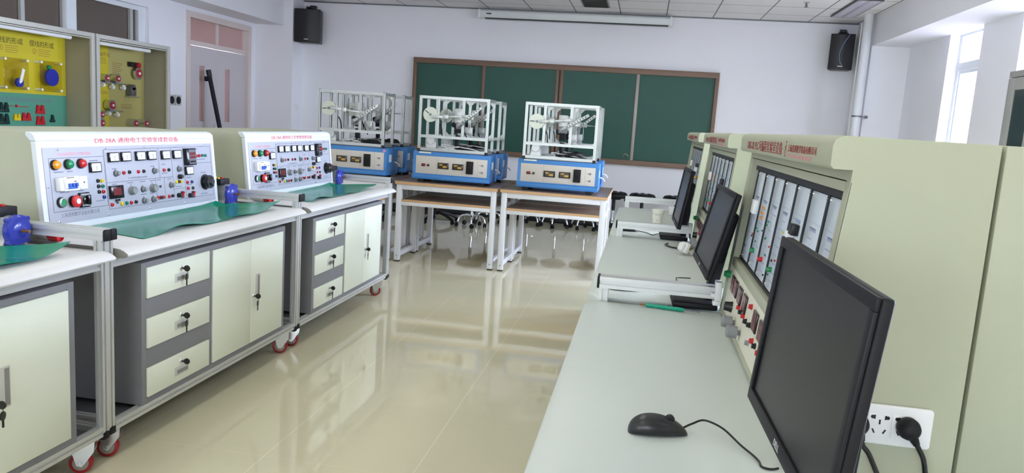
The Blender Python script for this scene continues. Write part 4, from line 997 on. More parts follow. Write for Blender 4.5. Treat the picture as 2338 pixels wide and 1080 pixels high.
    g = G(); g.prism([(0.08, 0.3), (0.2, 0.3), (0.2, 0.305), (0.185, 0.315), (0.185, 0.38), (0.095, 0.38), (0.095, 0.315), (0.08, 0.305)], 'y', 0.12, 0.2, 0.003); g.cyl((0.14, 0.1, 0.39), (0.14, 0.22, 0.39), 0.036, n=20); obj('gear_motor', g, 'alu', t)
    g = G(); g.box(0.0 + x0, x1, y0 + s, y1 - s, 0.286, 0.294); obj('base_plate', g, 'alu_dark', t)
    # loose cables inside the frame
    rnd = random.Random(int(abs(x) * 1000)); 
    for c, n_, r in (('white_plastic', 3, 0.005), ('black', 3, 0.007)):
        for i in range(n_):
            ox = rnd.uniform(0.26, 0.42) if c == 'white_plastic' else rnd.uniform(0.38, 0.52); R_ = rnd.uniform(0.03, 0.06)
            pts = []
            for k in range(15):
                a = k * 0.85; pts.append((ox + R_ * 1.6 * math.cos(a) + k * 0.004, 0.15 + R_ * 1.1 * math.sin(a), 0.305 + 0.006 * i + 0.035 * (0.5 + 0.5 * math.sin(a * 0.7 + i))))
            pts.append((0.62, 0.17, 0.31)); g = G(); g.tube(pts, r, 6, 3); obj('cable', g, c, t, angle=80)
    return t
V1 = ((0.53, 0.60), (0.405, 0.515), (0.645, 0.685)); V2 = ((0.52, 0.632), (0.42, 0.54), (0.635, 0.72)); V3 = ((0.45, 0.655), (0.375, 0.565), (0.615, 0.71))
MY = 6.885
mx = [-3.112, -2.118, -1.124]
machine(mx[0], MY, 0, 'leftmost blue machine of the front row, partly hidden by the farther cream console', 0.1, V1, False, True)
machine(mx[1], MY, 0, 'middle blue machine of the front row, seen against the left half of the blackboard', -0.6, V2, True, False)
machine(mx[2], MY, 0, 'rightmost blue machine of the front row, closest to the long desk', 0.0, V3, True, False)
for i, lb in enumerate(('blue machine of the back row, mostly hidden behind the leftmost front machine', 'blue machine of the back row, mostly hidden behind the middle front machine', 'blue machine of the back row, all but hidden behind the rightmost front machine')):
    machine(mx[i], 7.462, 0, lb, 0.4, V2, False, False)

# ---------------------------------------------------------------- stools and an office chair by the back wall
def star(parent, n, r, z, rot, m, wheel, chrome=True):
    for i in range(n):
        a = rot + 2 * PI * i / n; c, s = math.cos(a), math.sin(a)
        g = G()
        if chrome: g.tube([(0.02 * c, 0.02 * s, z), (r * 0.55 * c, r * 0.55 * s, z + 0.004), (r * 0.85 * c, r * 0.85 * s, z - 0.02), (r * 0.98 * c, r * 0.98 * s, z - 0.075), (r * c, r * s, 0.062)], 0.0115, 9)
        else: g.tube([(0.03 * c, 0.03 * s, z + 0.03), (r * 0.5 * c, r * 0.5 * s, z + 0.01), (r * 0.95 * c, r * 0.95 * s, z - 0.035), (r * c, r * s, 0.06)], 0.02, 9)
        ar = obj('base_arm', g, m, parent, angle=80)
        g = G(Matrix.Translation((r * c, r * s, 0)) @ Matrix.Rotation(a + 0.8 + i * 1.3, 4, 'Z'))
        for k in (-1, 1): g.lathe([(0.022, -0.007), (0.026, -0.004), (0.026, 0.004), (0.022, 0.007)], (0.014, k * 0.012, 0.026), (0, 1, 0), 16)
        g.box(-0.006, 0.03, -0.005, 0.005, 0.03, 0.06, 0.003); obj('caster', g, 'black_soft', ar)
def stool(x, y, rot, zs, label):
    t = thing('stool', label, 'stool', (x, y, 0), 0, 'black stools on chrome wheeled bases')
    g = G(); n = 36; prof = [(0.10, -0.035), (0.155, -0.03), (0.172, -0.01), (0.175, 0.012), (0.165, 0.032), (0.13, 0.044), (0.06, 0.046), (0, 0.04)]
    g.lathe(prof, (0, 0, zs), (0, 0, 1), n)
    for i in range(8):
        a = i * PI / 4; g.ball((0.118 * math.cos(a), 0.118 * math.sin(a), zs + 0.022), 0.05, 10, (1, 1, 0.62))
    obj('seat', g, 'black_soft', t, angle=60)
    g = G(); g.lathe([(0.05, -0.055), (0.09, -0.05), (0.1, -0.035)], (0, 0, zs), (0, 0, 1), 20); g.cyl((0, 0, zs - 0.2), (0, 0, zs - 0.05), 0.022, n=16); obj('gas_lift', g, 'black', t)
    g = G(); g.cyl((0, 0, 0.13), (0, 0, zs - 0.19), 0.016, n=14); g.cyl((0, 0, 0.12), (0, 0, 0.19), 0.026, n=16); obj('column', g, 'chrome', t)
    star(t, 5, 0.185, 0.15, rot, 'chrome', None)
stool(-2.11, 9.55, 4.9, 0.47, 'black stool whose chrome base shows under the middle front table, nearer of the two there')
stool(-2.0, 9.98, 5.3, 0.47, 'black stool behind another stool, its chrome base seen under the middle front table')
for i, (x, y, r, lb) in enumerate(((-1.47, 10.18, 4.4, 'black stool at the left end of the row against the back wall'), (-1.09, 10.2, 4.55, 'second black stool of the back wall row from its left end'), (-0.70, 10.24, 4.2, 'third black stool of the back wall row from its left end'), (-0.34, 10.25, 5.0, 'black stool showing its seat just right of the right front table'), (0.03, 10.26, 4.8, 'black stool at the back wall seen behind the rail at the far desk end'), (0.47, 10.27, 4.6, 'black stool at the right end of the back wall row, nearest the far monitor'))):
    stool(x, y, r, 0.49, lb)
def office_chair(x, y, rz, label):
    t = thing('office_chair', label, 'chair', (x, y, 0), rz, 'black office chairs in the shade behind the tables')
    star(t, 5, 0.29, 0.1, 0.3, 'black', None, False)
    g = G(); g.cyl((0, 0, 0.1), (0, 0, 0.40), 0.025, n=14); obj('column', g, 'black', t)
    g = G(); g.box(-0.24, 0.24, -0.24, 0.24, 0.40, 0.47, 0.03, 3); obj('seat', g, 'chair_blue', t)
    g = G(); g.prism([(0.22, 0.5), (0.26, 0.5), (0.32, 0.68), (0.31, 0.72), (0.27, 0.72), (0.24, 0.6)], 'x', -0.22, 0.22, 0.012); g.box(-0.03, 0.03, 0.2, 0.26, 0.42, 0.56, 0.004); obj('backrest', g, 'black_soft', t)
office_chair(-2.62, 9.72, 0.4, 'dark office chair whose black base shows under the middle front table')
office_chair(-3.25, 9.6, -0.5, 'dark office chair behind the leftmost front table')

# ---------------------------------------------------------------- right hand desks and consoles
LR = 1.588; S0 = 0.918
def desk(k, label):
    t = thing('desk', label, 'desk', (0, S0 + LR * k, 0), 0, 'grey topped desks on the right')
    xa, xb = -0.147, 0.546
    g = G(); c = 0.06
    g.prism([(xa, 0.035 + c), (xa + c * 0.6, 0.03), (xb, 0.03), (xb, LR - 0.035), (xa + c * 0.6, LR - 0.035), (xa, LR - 0.035 - c)], 'z', 0.768, 0.8, 0.006, 3); obj('desktop', g, 'desk_top', t)
    for x in (-0.106, 0.5):
        for y in ((0.0,) if k == 0 else ()) + (LR - 0.03,):
            g = G(); g.prof('z', 0.0, 0.845 if x < 0 else 0.766, x, x + 0.03, y, y + 0.055); obj('post', g, 'alu', t)
        g = G(); g.prof('y', 0.055, LR - 0.03, 0.735, 0.767, x, x + 0.03); obj('top_rail', g, 'alu', t)
        g = G(); g.prof('y', 0.055, LR - 0.03, 0.1, 0.13, x, x + 0.03); obj('bottom_rail', g, 'alu', t)
    g = G(); g.box(-0.09, 0.5, LR - 0.03, LR + 0.022, 0.735, 0.765); obj('gap_strip', g, 'alu_dark', t)
    g = G(); g.box(-0.07, 0.53, 0.06, LR - 0.05, 0.131, 0.73); obj('cabinet', g, 'cabinet_grey', t)
    g = G(); g.prof('x', -0.106, 0.262, LR - 0.033, LR + 0.022, 0.842, 0.88, 1, 1, 0.013, 0.01); rl = obj('instrument_rail', g, 'alu', t)
    g = G(); g.box(-0.114, -0.106, LR - 0.034, LR + 0.023, 0.841, 0.881, 0.003); obj('end_cap', g, 'black_soft', rl)
    g = G(); g.box(0.262, 0.2825, LR - 0.045, LR - 0.0, 0.838, 0.9, 0.003); g.box(0.258, 0.282, LR - 0.04, LR - 0.01, 0.822, 0.8375, 0.003); g.cyl((0.25, LR - 0.034, 0.855), (0.262, LR - 0.034, 0.855), 0.008); obj('end_bracket', g, 'white_plastic', rl)
    return t
desk(0, 'near grey topped desk with the mouse and the large near monitor on it')
desk(1, 'middle grey topped desk with the white adaptor lying on it')
desk(2, 'farthest grey topped desk with the paper cup on it')

def module_box(M, u0, u1, v0, v1):
    g = G(M); g.box(u0, u1, v0, v1, -0.012, 0.004, 0.0015); return g
def trainer(k, label):
    yn, yf = 1.303 + LR * k, 2.498 + LR * k
    t = thing('control_console', label, 'console', (0.0, yf, 0.8005), 0, 'beige consoles standing on the right desks')
    Wd = yf - yn
    zo = 0.8005
    up = Vector((0.05, 0, 0.52)).normalized()
    def M_at(z=0.0): return basis((0.285, 0, z), (0, -1, 0), up)      # u runs from the far end towards the viewer, w towards the aisle
    M = M_at(0.0)
    s = 1.0 / math.sqrt(0.05 ** 2 + 0.52 ** 2)
    def X(v): return 0.285 + 0.05 * s * v
    def Z(v): return 0.52 * s * v
    # side sheets, hood, back and front strips as one folded steel housing
    g = G()
    side = [(0.285, 0), (X(0.5), Z(0.5)), (0.302, Z(0.5) + 0.012), (0.298, 0.53), (0.298, 0.56), (0.304, 0.568), (0.316, 0.572), (0.545, 0.572), (0.545, 0)]
    outline = [(X(0), 0), (X(0.48), 0.5), (X(0.49), 0.518), (0.302, 0.518), (0.297, 0.524), (0.297, 0.556), (0.301, 0.566), (0.312, 0.572), (0.545, 0.572), (0.545, 0)]
    g.prism(outline, 'y', -0.026, 0); g.prism(outline, 'y', -Wd, -Wd + 0.026)
    hood = [(0.302, 0.518), (0.297, 0.524), (0.297, 0.556), (0.301, 0.566), (0.312, 0.572), (0.5449, 0.572), (0.5449, 0.5), (X(0.48), 0.5), (X(0.49), 0.518)]
    g.prism(hood, 'y', -Wd + 0.0261, -0.0261)
    g.prism([(0.535, 0), (0.5445, 0), (0.5445, 0.499), (0.535, 0.499)], 'y', -Wd + 0.0265, -0.0265)
    hs = obj('housing', g, 'console_beige', t, angle=40)
    g = G(M); g.box(0.0625, Wd - 0.0345, 0.166, 0.192, -0.02, 0.0, 0.001); g.box(0.0625, Wd - 0.0345, 0.483, 0.5, -0.02, 0.0, 0.001); g.box(0.0, 0.062, 0.003, 0.5, 0.0003, 0.0012); g.box(0.0265, 0.062, 0.004, 0.5, -0.02, 0.0); g.box(Wd - 0.034, Wd, 0.003, 0.5, 0.0003, 0.0012)
    g.box(0.0625, Wd - 0.0345, 0.004, 0.0195, -0.02, 0.0, 0.001); obj('front_frame', g, 'console_beige', t)
    g = G(M); g.box(0.05, Wd - 0.03, 0.18, 0.495, -0.05, -0.045); g.box(0.0625, Wd - 0.035, 0.468, 0.483, -0.045, -0.012); g.box(0.0625, Wd - 0.035, 0.192, 0.2, -0.045, -0.016); obj('module_bay', g, 'module_back', t)
    # hanging circuit modules
    n = 7; a0, a1 = 0.07 + 0.035, Wd - 0.036; wd = (a1 - a0) / n
    Mi = M @ Matrix.Translation((0, 0, -0.02))
    for i in range(n):
        u0 = a0 + i * wd + 0.007; u1 = a0 + (i + 1) * wd - 0.007; rnd = random.Random(i * 7 + 3)
        g = module_box(Mi, u0, u1, 0.203, 0.466); md = obj('circuit_module', g, 'module_board', t)
        w_ = u1 - u0
        g = G(Mi)
        g.box(u0 + 0.01, u1 - 0.01, 0.405, 0.4055, 0.004, 0.0043)
        for j in range(9):
            v = 0.225 + j * 0.021; uu_ = u0 + 0.012 + rnd.random() * w_ * 0.3; g.box(uu_, uu_ + w_ * (0.2 + 0.3 * rnd.random()), v, v + 0.0022, 0.004, 0.0043)
        for j in range(3):
            uu_ = u0 + 0.02 + rnd.random() * (w_ - 0.05); g.box(uu_, uu_ + 0.001, 0.23, 0.33 + 0.05 * rnd.random(), 0.004, 0.0043)
        g.box(u0 + w_ * 0.3, u0 + w_ * 0.7, 0.388, 0.396, 0.004, 0.0043)
        obj('circuit_print', g, 'module_dark', md)
        cols = ['red', 'green', 'yellow', 'black', 'teal_jack']
        byc = {}
        for j in range(6):
            c = cols[min(4, int(rnd.random() ** 1.4 * 5))]; byc.setdefault(c, []).append((u0 + 0.015 + rnd.random() * (w_ - 0.03), 0.22 + rnd.random() * 0.16))
        for c, l in byc.items():
            g = G(Mi)
            for (u, v) in l: g.lathe([(0.0026, 0.004), (0.0026, 0.007), (0.0015, 0.0075)], (u, v, 0), (0, 0, 1), 8)
            obj('jack', g, c, md)
        g = G(Mi)
        for u in (u0 + 0.008, u1 - 0.008):
            for v in (0.21, 0.459): g.lathe([(0.003, 0.004), (0.002, 0.006)], (u, v, 0), (0, 0, 1), 8)
        obj('screw', g, 'zinc', md)
        uc = (u0 + u1) / 2
        if i == 0:
            g = G(Mi); g.box(uc - 0.01, uc + 0.035, 0.345, 0.385, 0.004, 0.016, 0.002); obj('relay_block', g, 'white_plastic', md)
        if i in (1, 2, 3):
            g = G(Mi); g.lathe([(0.0065, 0.004), (0.0065, 0.013), (0.005, 0.016), (0, 0.016)], (uc - 0.02, 0.252, 0), (0, 0, 1), 14); obj('push_button', g, ('green', 'red', 'green')[i - 1], md)
        if i == 1:
            g = G(Mi)
            for q in range(3): g.box(uc - 0.025, uc + 0.012, 0.345 + q * 0.014, 0.350 + q * 0.014, 0.004, 0.008)
            obj('terminal_strip', g, 'orange', md)
        if i == 4:
            g = G(Mi); g.box(uc + 0.002, uc + 0.034, 0.362, 0.386, 0.004, 0.02, 0.002); obj('relay', g, 'black', md)
            g = G(Mi); g.box(uc - 0.03, uc - 0.006, 0.335, 0.366, 0.004, 0.02, 0.002); obj('relay', g, 'white_plastic', md)
        if i == 5:
            g = G(Mi); g.box(uc + 0.03, uc + 0.06, 0.3, 0.315, 0.004, 0.03, 0.002); g.cyl((uc - 0.02, 0.307, 0.02), (uc + 0.09, 0.307, 0.02), 0.003, n=8); obj('slide_arm', g, 'brass', md)
        if i == 6:
            g = G(Mi); g.tube([(uc + 0.0 + 0.05 * math.cos(a * 0.5), 0.3 + 0.05 * math.sin(a * 0.5), 0.006) for a in range(0, 7)], 0.0015, 5); g.cyl((uc, 0.35, 0.004), (uc, 0.35, 0.01), 0.004, n=8); obj('dial_print', g, 'red', md)
    for i in range(n + 1):
        u0 = a0 + i * wd; hw = 0.0065 if 0 < i < n else 0.004
        g = G(Mi); g.box(u0 - hw, u0 + hw, 0.2005, 0.4675, -0.01, 0.0065); obj('divider', g, 'module_back', t)
    # lower panel with meters and knobs
    g = G(M); g.box(0.03, Wd - 0.034, 0.02, 0.168, -0.006, -0.002); pn = obj('lower_panel', g, 'cream_plastic', t)
    P = M @ Matrix.Translation((0, 0, -0.002)); o = 1.158
    def A(name, key, mats, fn, *uv):
        for u, v in uv: add(pn, name, key, mats, fn, P, o - u, v)
    A('pilot_lamp', 'pilot_green', 'green', m_fuse, (1.09, 0.135))
    A('digital_meter', 'trainer_meter', ['black_gloss', 'led_window', 'panel_line'], m_meter(0.062, 0.048, 0.005), (0.985, 0.125), (0.915, 0.125), (0.815, 0.125), (0.715, 0.125), (0.52, 0.125), (0.42, 0.125), (0.32, 0.125))
    A('knob', 'knob_small', ['knob_grey', 'panel_line'], m_fuse, )
    A('knob', 'selector_black', 'black', m_knob_black, (0.93, 0.066))
    A('knob', 'trainer_knob', 'knob_grey', m_knob_long, (0.817, 0.046), (0.70, 0.048))
    A('terminal', 'terminal_orange', 'gear_red', m_jack_big, (0.79, 0.097), (0.69, 0.097), (0.606, 0.142), (0.502, 0.081), (0.4, 0.081))
    A('terminal', 'terminal_black_big', 'black', m_jack_big, (0.748, 0.094), (0.645, 0.094), (0.583, 0.1), (0.458, 0.081), (0.36, 0.081))
    A('terminal', 'terminal_green_big', 'knob_grey', m_jack_big, (0.553, 0.062))
    text('title', 'DBS-02 PLC可编程实验室设备', basis((0.2967, -0.165, 0.5262), (0, -1, 0), (0, 0, 1)), 0.575, 'text_red_dark', t, 0.0285)
    text('maker_lettering', '上海茂邦教学设备有限公司', basis((0.2967, -0.805, 0.5355), (0, -1, 0), (0, 0, 1)), 0.275, 'text_red_dark', t, 0.015)
    text('maker_lettering', 'TEL: 021-6630 6637', basis((0.2967, -0.81, 0.524), (0, -1, 0), (0, 0, 1)), 0.24, 'text_pink', t, 0.008)
    g = G(basis((0.2968, -0.768, 0.524), (0, -1, 0), (0, 0, 1))); g.lathe([(0.007, 0), (0.0095, 0.0003)], (0.012, 0.009, 0), (0, 0, 1), 20, False); g.prism([(0.002, 0.02), (0.012, 0.018), (0.02, 0.026), (0.014, 0.025)], 'z', 0, 0.0004); g.lathe([(0.003, 0), (0.003, 0.0004)], (0.016, 0.031, 0), (0, 0, 1), 12); obj('maker_mark', g, 'text_red_dark', t)
    return t, M
def m_knob_black(g): g.lathe([(0.017, 0), (0.015, 0.006), (0.013, 0.022), (0, 0.022)], n=18)
def m_knob_long(g): g.lathe([(0.007, 0), (0.007, 0.008), (0.0165, 0.009), (0.0165, 0.034), (0.014, 0.036), (0, 0.036)], n=20)
def m_jack_big(g): g.lathe([(0.0075, 0), (0.0075, 0.003), (0.0062, 0.004), (0.0062, 0.009), (0.003, 0.0095)], n=14)
def backing(k, label):
    yn, yf = 1.303 + LR * k, 2.498 + LR * k
    t = thing('control_console', label, 'console', (0.552, yf, 0.0), 0, 'beige consoles standing back to back on the window side')
    Wd = yf - yn
    g = G(); g.prism([(0.0, 0.8005), (0.275, 0.8005), (0.225, 1.3), (0.263, 1.318), (0.263, 1.36), (0.248, 1.3725), (0.0, 1.3725)], 'y', -Wd, 0, 0.002); obj('housing', g, 'console_beige', t)
    g = G(); g.box(0.0, 0.7, -Wd - 0.35, 0.03, 0.768, 0.8); obj('desktop', g, 'desk_top', t)
    g = G(); g.box(0.02, 0.6, -Wd - 0.3, 0.0, 0.0, 0.768); obj('cabinet', g, 'cabinet_grey', t)
tn, Mn = trainer(0, 'nearest beige console with hanging circuit modules and a wall socket on its end')
trainer(1, 'middle beige console with hanging circuit modules, behind the middle monitor')
trainer(2, 'farthest beige console with hanging circuit modules, behind the small far monitor')
backing(0, 'plain beige console end at the right edge, back to back with the nearest console')
backing(1, 'beige console on the window side, behind the middle console and hidden by it')

# wall socket on the end of the nearest console, with two plugs
def holes(g, u, v):
    for k in (-1, 1):
        g.box(u + k * 0.0085 - 0.0012, u + k * 0.0085 + 0.0012, v + 0.0095, v + 0.0165, 0.009, 0.0095); g.lathe([(0.0031, 0.009), (0.0031, 0.0095)], (u + k * 0.0118, v + 0.013, 0), (0, 0, 1), 12)
        M2 = Matrix.Translation((u + k * 0.0085, v - 0.011, 0)) @ Matrix.Rotation(-k * 0.5, 4, 'Z'); g2 = g.M; g.M = g.M @ M2; g.box(-0.0013, 0.0013, -0.004, 0.004, 0.009, 0.0095); g.M = g2
    g.box(u - 0.0014, u + 0.0014, v + 0.001, v + 0.009, 0.009, 0.0095)
sx, sz, sy = 0.340, 0.8705, 1.3028
Ms = basis((sx, sy - 1.303 + 1.303, sz), (1, 0, 0), (0, 0, 1))
t = thing('wall_socket', 'white three gang socket on the end of the nearest beige console', 'socket', (sx, sy, sz))
Ml = basis((0, 0, 0), (1, 0, 0), (0, 0, 1))
g = G(Ml); g.prism([(0.004, 0), (0.160, 0), (0.164, 0.004), (0.164, 0.0645), (0.160, 0.0685), (0.004, 0.0685), (0, 0.0645), (0, 0.004)], 'z', 0.0, 0.008, 0.003, 3); pl = obj('plate', g, 'white_plastic', t)
for i in range(3):
    g = G(Ml); g.box(0.025 + i * 0.038, 0.0625 + i * 0.038, 0.0135, 0.055, 0.0075, 0.009, 0.0004); obj('outlet', g, 'white_plastic', pl)
g = G(Ml)
for i in range(3): holes(g, 0.0438 + i * 0.038, 0.0345)
obj('hole_pattern', g, 'black', pl)
def plug(u, v, ang, pts, label):
    t = thing('power_plug', label, 'plug', (sx + u, sy - 0.0095, sz + v), 0, 'black plugs in the white three gang socket')
    Mp = basis((0, 0, 0), (1, 0, 0), (0, 0, 1))
    g = G(Mp); g.lathe([(0.0155, 0.0), (0.0175, 0.003), (0.0182, 0.012), (0.0165, 0.02), (0.010, 0.0265), (0.0, 0.028)], n=28); g.mi = 0
    obj('body', g, 'black_soft', t, angle=70)
    d = Vector((math.sin(ang), -math.cos(ang), 0))
    g = G(Mp); g.cyl(d * 0.012 + Vector((0, 0, 0.011)), d * 0.026 + Vector((0, 0, 0.010)), 0.0085, 0.0062, 16); g.cyl(d * 0.024 + Vector((0, 0, 0.010)), d * 0.03 + Vector((0, 0, 0.010)), 0.0055, n=12); obj('strain_relief', g, 'black_soft', t, angle=60)
    g = G(Mp); P0 = d * 0.028 + Vector((0, 0, 0.010)); g.tube([P0, P0 + d * 0.012] + [Vector(p) for p in pts], 0.0042, 10); obj('cord', g, 'black_gloss', t, angle=80)
plug(0.1235, 0.0375, 0.55, [(0.029, -0.05, 0.012), (0.037, -0.085, 0.016), (0.045, -0.1025, 0.04), (0.05, -0.1025, 0.08)], 'black round plug in the right opening of the white socket')
plug(0.0445, 0.036, 0.35, [(0.024, -0.05, 0.012), (0.042, -0.085, 0.016), (0.052, -0.1010, 0.04), (0.056, -0.1010, 0.1)], 'black round plug in the left opening of the white socket, half behind the monitor')

# monitors
def monitor(x, y, z, yaw_, tilt, label, w=0.46, h=0.275, base=(0.0, 0.0), logo=True):
    # origin on the desk under the screen; local -x faces the aisle
    t = thing('monitor', label, 'monitor', (x, y, 0.8003), -yaw_, 'black monitors on the right desks')
    zb = z - 0.8003
    Mt = basis((0, 0, zb), (0, -1, 0), (math.sin(tilt), 0, math.cos(tilt)))   # u towards viewer, v up, w towards aisle
    g = G(Mt); W2 = w / 2
    g.box(-W2, W2, 0, h, -0.019, -0.0045, 0.004, 3); g.prism([(-W2 + 0.05, 0.05), (W2 - 0.05, 0.05), (W2 - 0.07, h - 0.06), (-W2 + 0.07, h - 0.06)], 'z', -0.045, -0.0185, 0.012)
    g.box(-W2 + 0.0015, W2 - 0.0015, 0.0015, h - 0.0015, -0.0044, -0.0041)
    hs = obj('housing', g, 'black_soft', t)
    g = G(Mt); b = 0.016; bb = 0.02
    g.prism([(-W2, 0), (W2, 0), (W2, bb), (-W2, bb)], 'z', -0.004, 0.001, 0.0015); g.box(-W2, W2, h - b, h, -0.004, 0.001, 0.0015); g.box(-W2, -W2 + b, bb, h - b, -0.004, 0.001, 0.0012); g.box(W2 - b, W2, bb, h - b, -0.004, 0.001, 0.0012)
    bz = obj('bezel', g, 'bezel', t)
    g = G(Mt); g.box(-W2 + b - 0.002, W2 - b + 0.002, bb - 0.002, h - b + 0.002, -0.006, -0.0035); obj('screen', g, 'screen', t)
    if logo: text('logo', 'DELL', basis(Mt @ Vector((-0.018, 0.006, 0.0011)), Mt.to_3x3() @ Vector((1, 0, 0)), Mt.to_3x3() @ Vector((0, 1, 0))), 0.03, 'text_light', bz, 0.009)
    bx, by = base
    g = G(); g.prism([(0.045 + bx, 0.02), (0.075 + bx, 0.02), (0.085, zb + 0.06), (0.085, zb + 0.13), (0.05, zb + 0.14), (0.04, zb + 0.06)], 'y', -0.03 + by, 0.03 + by, 0.006); obj('neck', g, 'black_soft', t)
    g = G(); g.box(-0.065 + bx, 0.078 + bx, -0.095 + by, 0.095 + by, 0, 0.02, 0.006); obj('base', g, 'black_soft', t)
    return t
monitor(0.2142, 1.046, 0.933, -0.037, 0.093, 'large black monitor in the right foreground, in front of the white socket')
monitor(0.212, 2.575, 0.925, -0.025, 0.231, 'black monitor tilted back beside the middle of the long desk', base=(-0.015, 0.0))
monitor(0.188, 4.07, 0.8905, -0.02, 0.15, 'small far black monitor just right of the paper cup', base=(0.0, 0.095), w=0.47, h=0.295)

# mouse with its cable
def mouse_body(g, Lm, Wm, Hm):
    nx, ny = 26, 14; rows = []
    for i in range(nx + 1):
        u = i / nx; x = Lm * (0.5 - 0.5 * math.cos(PI * u)) - Lm * 0.45
        e = math.sqrt(max(0.0, 1 - (2 * u * 1.0 - 1) ** 2)) if False else (math.sin(PI * (0.5 - 0.5 * math.cos(PI * u)) ** 0.85)) ** 0.45
        hw = Wm / 2 * e * (1 - 0.10 * math.sin(PI * u)); 
        top = Hm * (math.sin(PI * (0.5 - 0.5 * math.cos(PI * u)) ** 0.72)) ** 0.55
        r = []
        for j in range(ny):
            a = 2 * PI * j / ny; cy = math.cos(a); cz = math.sin(a)
            yy = hw * (abs(cy) ** 0.8) * (1 if cy >= 0 else -1)
            zz_ = (top * 0.42 + top * 0.58 * cz ** 1.0) if cz > 0 else (top * 0.42 + top * 0.42 * (-(abs(cz) ** 0.5)))
            r.append(g.v((x, yy, max(zz_, 0))))
        rows.append(r)
    for A, B in zip(rows, rows[1:]):
        for j in range(ny): g.f([A[j], A[(j + 1) % ny], B[(j + 1) % ny], B[j]])
    g.f(rows[0][::-1]); g.f(rows[-1])
def mouse(x, y, rz, label, pts):
    t = thing('mouse', label, 'mouse', (x, y, 0.8003), rz, 'black wired mice on the right desks')
    g = G(); mouse_body(g, 0.113, 0.060, 0.037); obj('shell', g, 'black_mouse', t, angle=80)
    g = G(); g.lathe([(0.003, -0.004), (0.009, -0.003), (0.009, 0.003), (0.003, 0.004)], (0.026, 0, 0.0285), (0, 1, 0), 18); obj('scroll_wheel', g, 'black', t)
    inv = Matrix.Rotation(-rz, 3, 'Z')
    g = G(); g.tube([inv @ (Vector(p) - Vector((x, y, 0.8003))) for p in pts], 0.0021, 8, 5); obj('cable', g, 'black_gloss', t, angle=80)
mat('black_mouse', (30, 31, 33), 0.33)
mouse(0.066, 1.397, 0.22, 'black wired mouse lying on the near grey desk in the foreground', [(0.118, 1.409, 0.813), (0.135, 1.418, 0.820), (0.158, 1.432, 0.824), (0.19, 1.412, 0.820), (0.218, 1.368, 0.810), (0.237, 1.340, 0.805), (0.2445, 1.32, 0.8035), (0.246, 1.302, 0.8028), (0.256, 1.296, 0.8026), (0.266, 1.298, 0.8028), (0.274, 1.302, 0.8035)])
mouse(-0.03, 2.68, 0.1, 'black mouse half hidden under the near instrument rail', [(0.022, 2.686, 0.807), (0.05, 2.69, 0.805), (0.1, 2.685, 0.8045), (0.15, 2.72, 0.8045), (0.17, 2.8, 0.806), (0.16, 2.88, 0.82), (0.17, 2.95, 0.812), (0.22, 3.0, 0.8055)])
mouse(-0.06, 4.30, 0.05, 'black mouse half hidden under the far instrument rail', [(-0.008, 4.305, 0.806), (0.03, 4.30, 0.803), (0.06, 4.26, 0.803), (0.085, 4.20, 0.803), (0.11, 4.26, 0.804), (0.16, 4.32, 0.803)])
# screwdriver
t = thing('screwdriver', 'teal handled screwdriver lying on the near grey desk by the rail', 'screwdriver', (0.03, 2.447, 0.8003), -0.17)
g = G(); g.lathe([(0.004, 0.018), (0.0068, 0.022), (0.0075, 0.03), (0.0062, 0.05), (0.0075, 0.075), (0.0062, 0.10), (0.0072, 0.12), (0.0055, 0.138), (0.0045, 0.142)], (0, 0, 0.0077), (1, 0, 0), 6); obj('handle', g, 'teal_handle', t, angle=20)
g = G(); g.cyl((0.142, 0, 0.0077), (0.185, 0, 0.0077), 0.0022, n=8); g.cyl((0.185, 0, 0.0077), (0.192, 0, 0.0077), 0.0022, 0.001, 8); obj('blade', g, 'alu_dark', t)
g = G(); g.cyl((0.0, 0, 0.0077), (0.019, 0, 0.0077), 0.0035, n=10); obj('butt', g, 'rust', t)
g = G(); g.box(0.088, 0.096, -0.002, 0.002, 0.0146, 0.016); obj('clip', g, 'black', t)
# paper cup
t = thing('paper_cup', 'white paper cup with faint print on the farthest desk', 'cup', (0.118, 4.80, 0.8003))
g = G(); g.lathe([(0.0, 0.004), (0.026, 0.004), (0.0265, 0.0), (0.028, 0.0), (0.0365, 0.082), (0.0375, 0.0835), (0.0375, 0.0865), (0.036, 0.087), (0.0355, 0.083), (0.027, 0.006), (0.0, 0.006)], n=30, cap=False); cup = obj('wall', g, 'paper_cup', t, angle=50)
g = G(); g.lathe([(0.03415, 0.0585), (0.0343, 0.060)], n=30, cap=False)
def onc(a, z): r = 0.0283 + 0.0085 * z / 0.082 + 0.0003; return (r * math.sin(a), -r * math.cos(a), z)
for pts in ([(-0.5, 0.05), (-0.2, 0.056), (0.2, 0.05), (0.5, 0.055)], [(0.45, 0.05), (0.6, 0.04), (0.45, 0.03), (0.6, 0.022)], [(-0.3, 0.022), (-0.2, 0.026), (-0.1, 0.02), (0.05, 0.025)], [(-0.3, 0.018), (0.05, 0.018)]): g.tube([onc(a, z) for a, z in pts], 0.0007, 5, 3)
obj('print', g, 'cup_print', cup)
# three-pin adaptor
t = thing('plug_adaptor', 'white plug with brass pins lying on the middle grey desk', 'plug', (0.232, 3.62, 0.8003), 0.5)
g = G(Matrix.Translation((0, 0, 0.028)) @ Matrix.Rotation(0.35, 4, 'Y')); g.box(-0.02, 0.004, -0.026, 0.026, -0.022, 0.028, 0.005, 3); g.box(-0.034, -0.02, -0.02, 0.02, -0.016, 0.02, 0.004); obj('body', g, 'white_plastic', t)
g = G(Matrix.Translation((0, 0, 0.028)) @ Matrix.Rotation(0.35, 4, 'Y')); g.box(0.004, 0.024, -0.015, -0.009, -0.016, -0.013); g.box(0.004, 0.024, 0.009, 0.015, -0.016, -0.013); g.box(0.004, 0.028, -0.002, 0.002, 0.008, 0.016); obj('pin', g, 'brass', t)
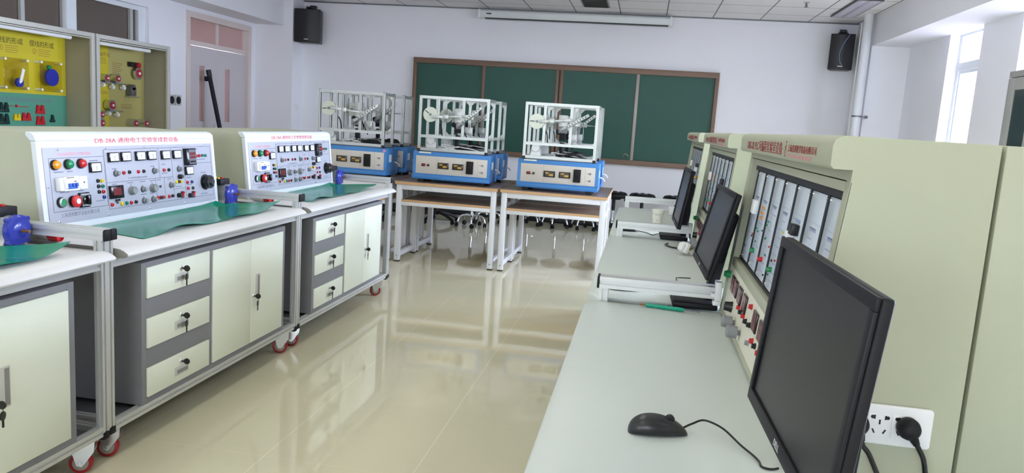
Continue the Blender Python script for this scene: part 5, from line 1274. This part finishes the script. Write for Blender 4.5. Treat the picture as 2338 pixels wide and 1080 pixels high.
# loose monitor leads behind the middle rail
t = thing('power_lead', 'black lead looped on the desk in front of the far monitor base', 'lead', (0.25, 3.80, 0.8003))
g = G(); g.tube([(-0.09, 0.12, 0.0045), (-0.105, 0.06, 0.0045), (-0.07, -0.01, 0.0045), (0.0, -0.02, 0.0045), (0.022, 0.03, 0.0045), (0.026, 0.1, 0.006), (0.02, 0.14, 0.03), (0.018, 0.2, 0.05)], 0.004, 8, 5); obj('loop', g, 'black_gloss', t, angle=80)
t = thing('plug_adaptor', 'white box plug standing on the far desk behind the far monitor', 'plug', (0.235, 5.35, 0.8003), 0.2)
g = G(); g.box(-0.03, 0.03, -0.03, 0.03, 0.0, 0.06, 0.006, 3); obj('body', g, 'white_plastic', t)
g = G(); g.cyl((-0.031, 0, 0.03), (-0.029, 0, 0.03), 0.018, n=18); obj('socket_face', g, 'cream_plastic', t)

# ---------------------------------------------------------------- light
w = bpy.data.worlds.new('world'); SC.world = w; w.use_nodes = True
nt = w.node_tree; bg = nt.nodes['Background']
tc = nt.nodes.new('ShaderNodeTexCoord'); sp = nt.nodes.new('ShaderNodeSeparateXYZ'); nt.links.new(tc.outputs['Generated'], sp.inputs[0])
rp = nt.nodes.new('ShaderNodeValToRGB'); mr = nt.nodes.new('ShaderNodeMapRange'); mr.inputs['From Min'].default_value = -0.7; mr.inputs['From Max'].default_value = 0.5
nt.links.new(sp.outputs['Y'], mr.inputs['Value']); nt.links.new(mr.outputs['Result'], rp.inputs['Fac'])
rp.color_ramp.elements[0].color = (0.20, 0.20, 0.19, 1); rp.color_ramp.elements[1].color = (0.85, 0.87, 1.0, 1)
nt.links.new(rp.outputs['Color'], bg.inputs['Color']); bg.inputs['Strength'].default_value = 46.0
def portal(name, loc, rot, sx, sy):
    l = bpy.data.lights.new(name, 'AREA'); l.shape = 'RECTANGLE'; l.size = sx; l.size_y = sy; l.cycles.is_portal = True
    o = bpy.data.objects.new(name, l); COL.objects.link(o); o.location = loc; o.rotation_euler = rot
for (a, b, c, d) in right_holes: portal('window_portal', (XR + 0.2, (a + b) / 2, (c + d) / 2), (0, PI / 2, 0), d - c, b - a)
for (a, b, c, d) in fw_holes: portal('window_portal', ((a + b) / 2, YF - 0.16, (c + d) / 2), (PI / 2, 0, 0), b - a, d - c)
def fill_light(x, y, watts):  # added fill from ceiling height for the near half, no fixture built there
    l = bpy.data.lights.new('overhead_fill', 'AREA'); l.shape = 'RECTANGLE'; l.size = 0.28; l.size_y = 1.18; l.energy = watts; l.color = (1.0, 0.985, 0.90)
    o = bpy.data.objects.new('overhead_fill', l); COL.objects.link(o); o.location = (x, y, ZC - 0.012)
for x in (-3.6, -0.9, 1.6):
    for y in (-2.6, 0.4, 2.6, 4.7): fill_light(x, y, 4.7)
SC.view_settings.view_transform = 'Standard'; SC.view_settings.look = 'None'
SC.view_settings.exposure = 0.78; SC.view_settings.gamma = 1.0; SC.view_settings.use_curve_mapping = False
cy = SC.cycles if hasattr(SC, 'cycles') else None
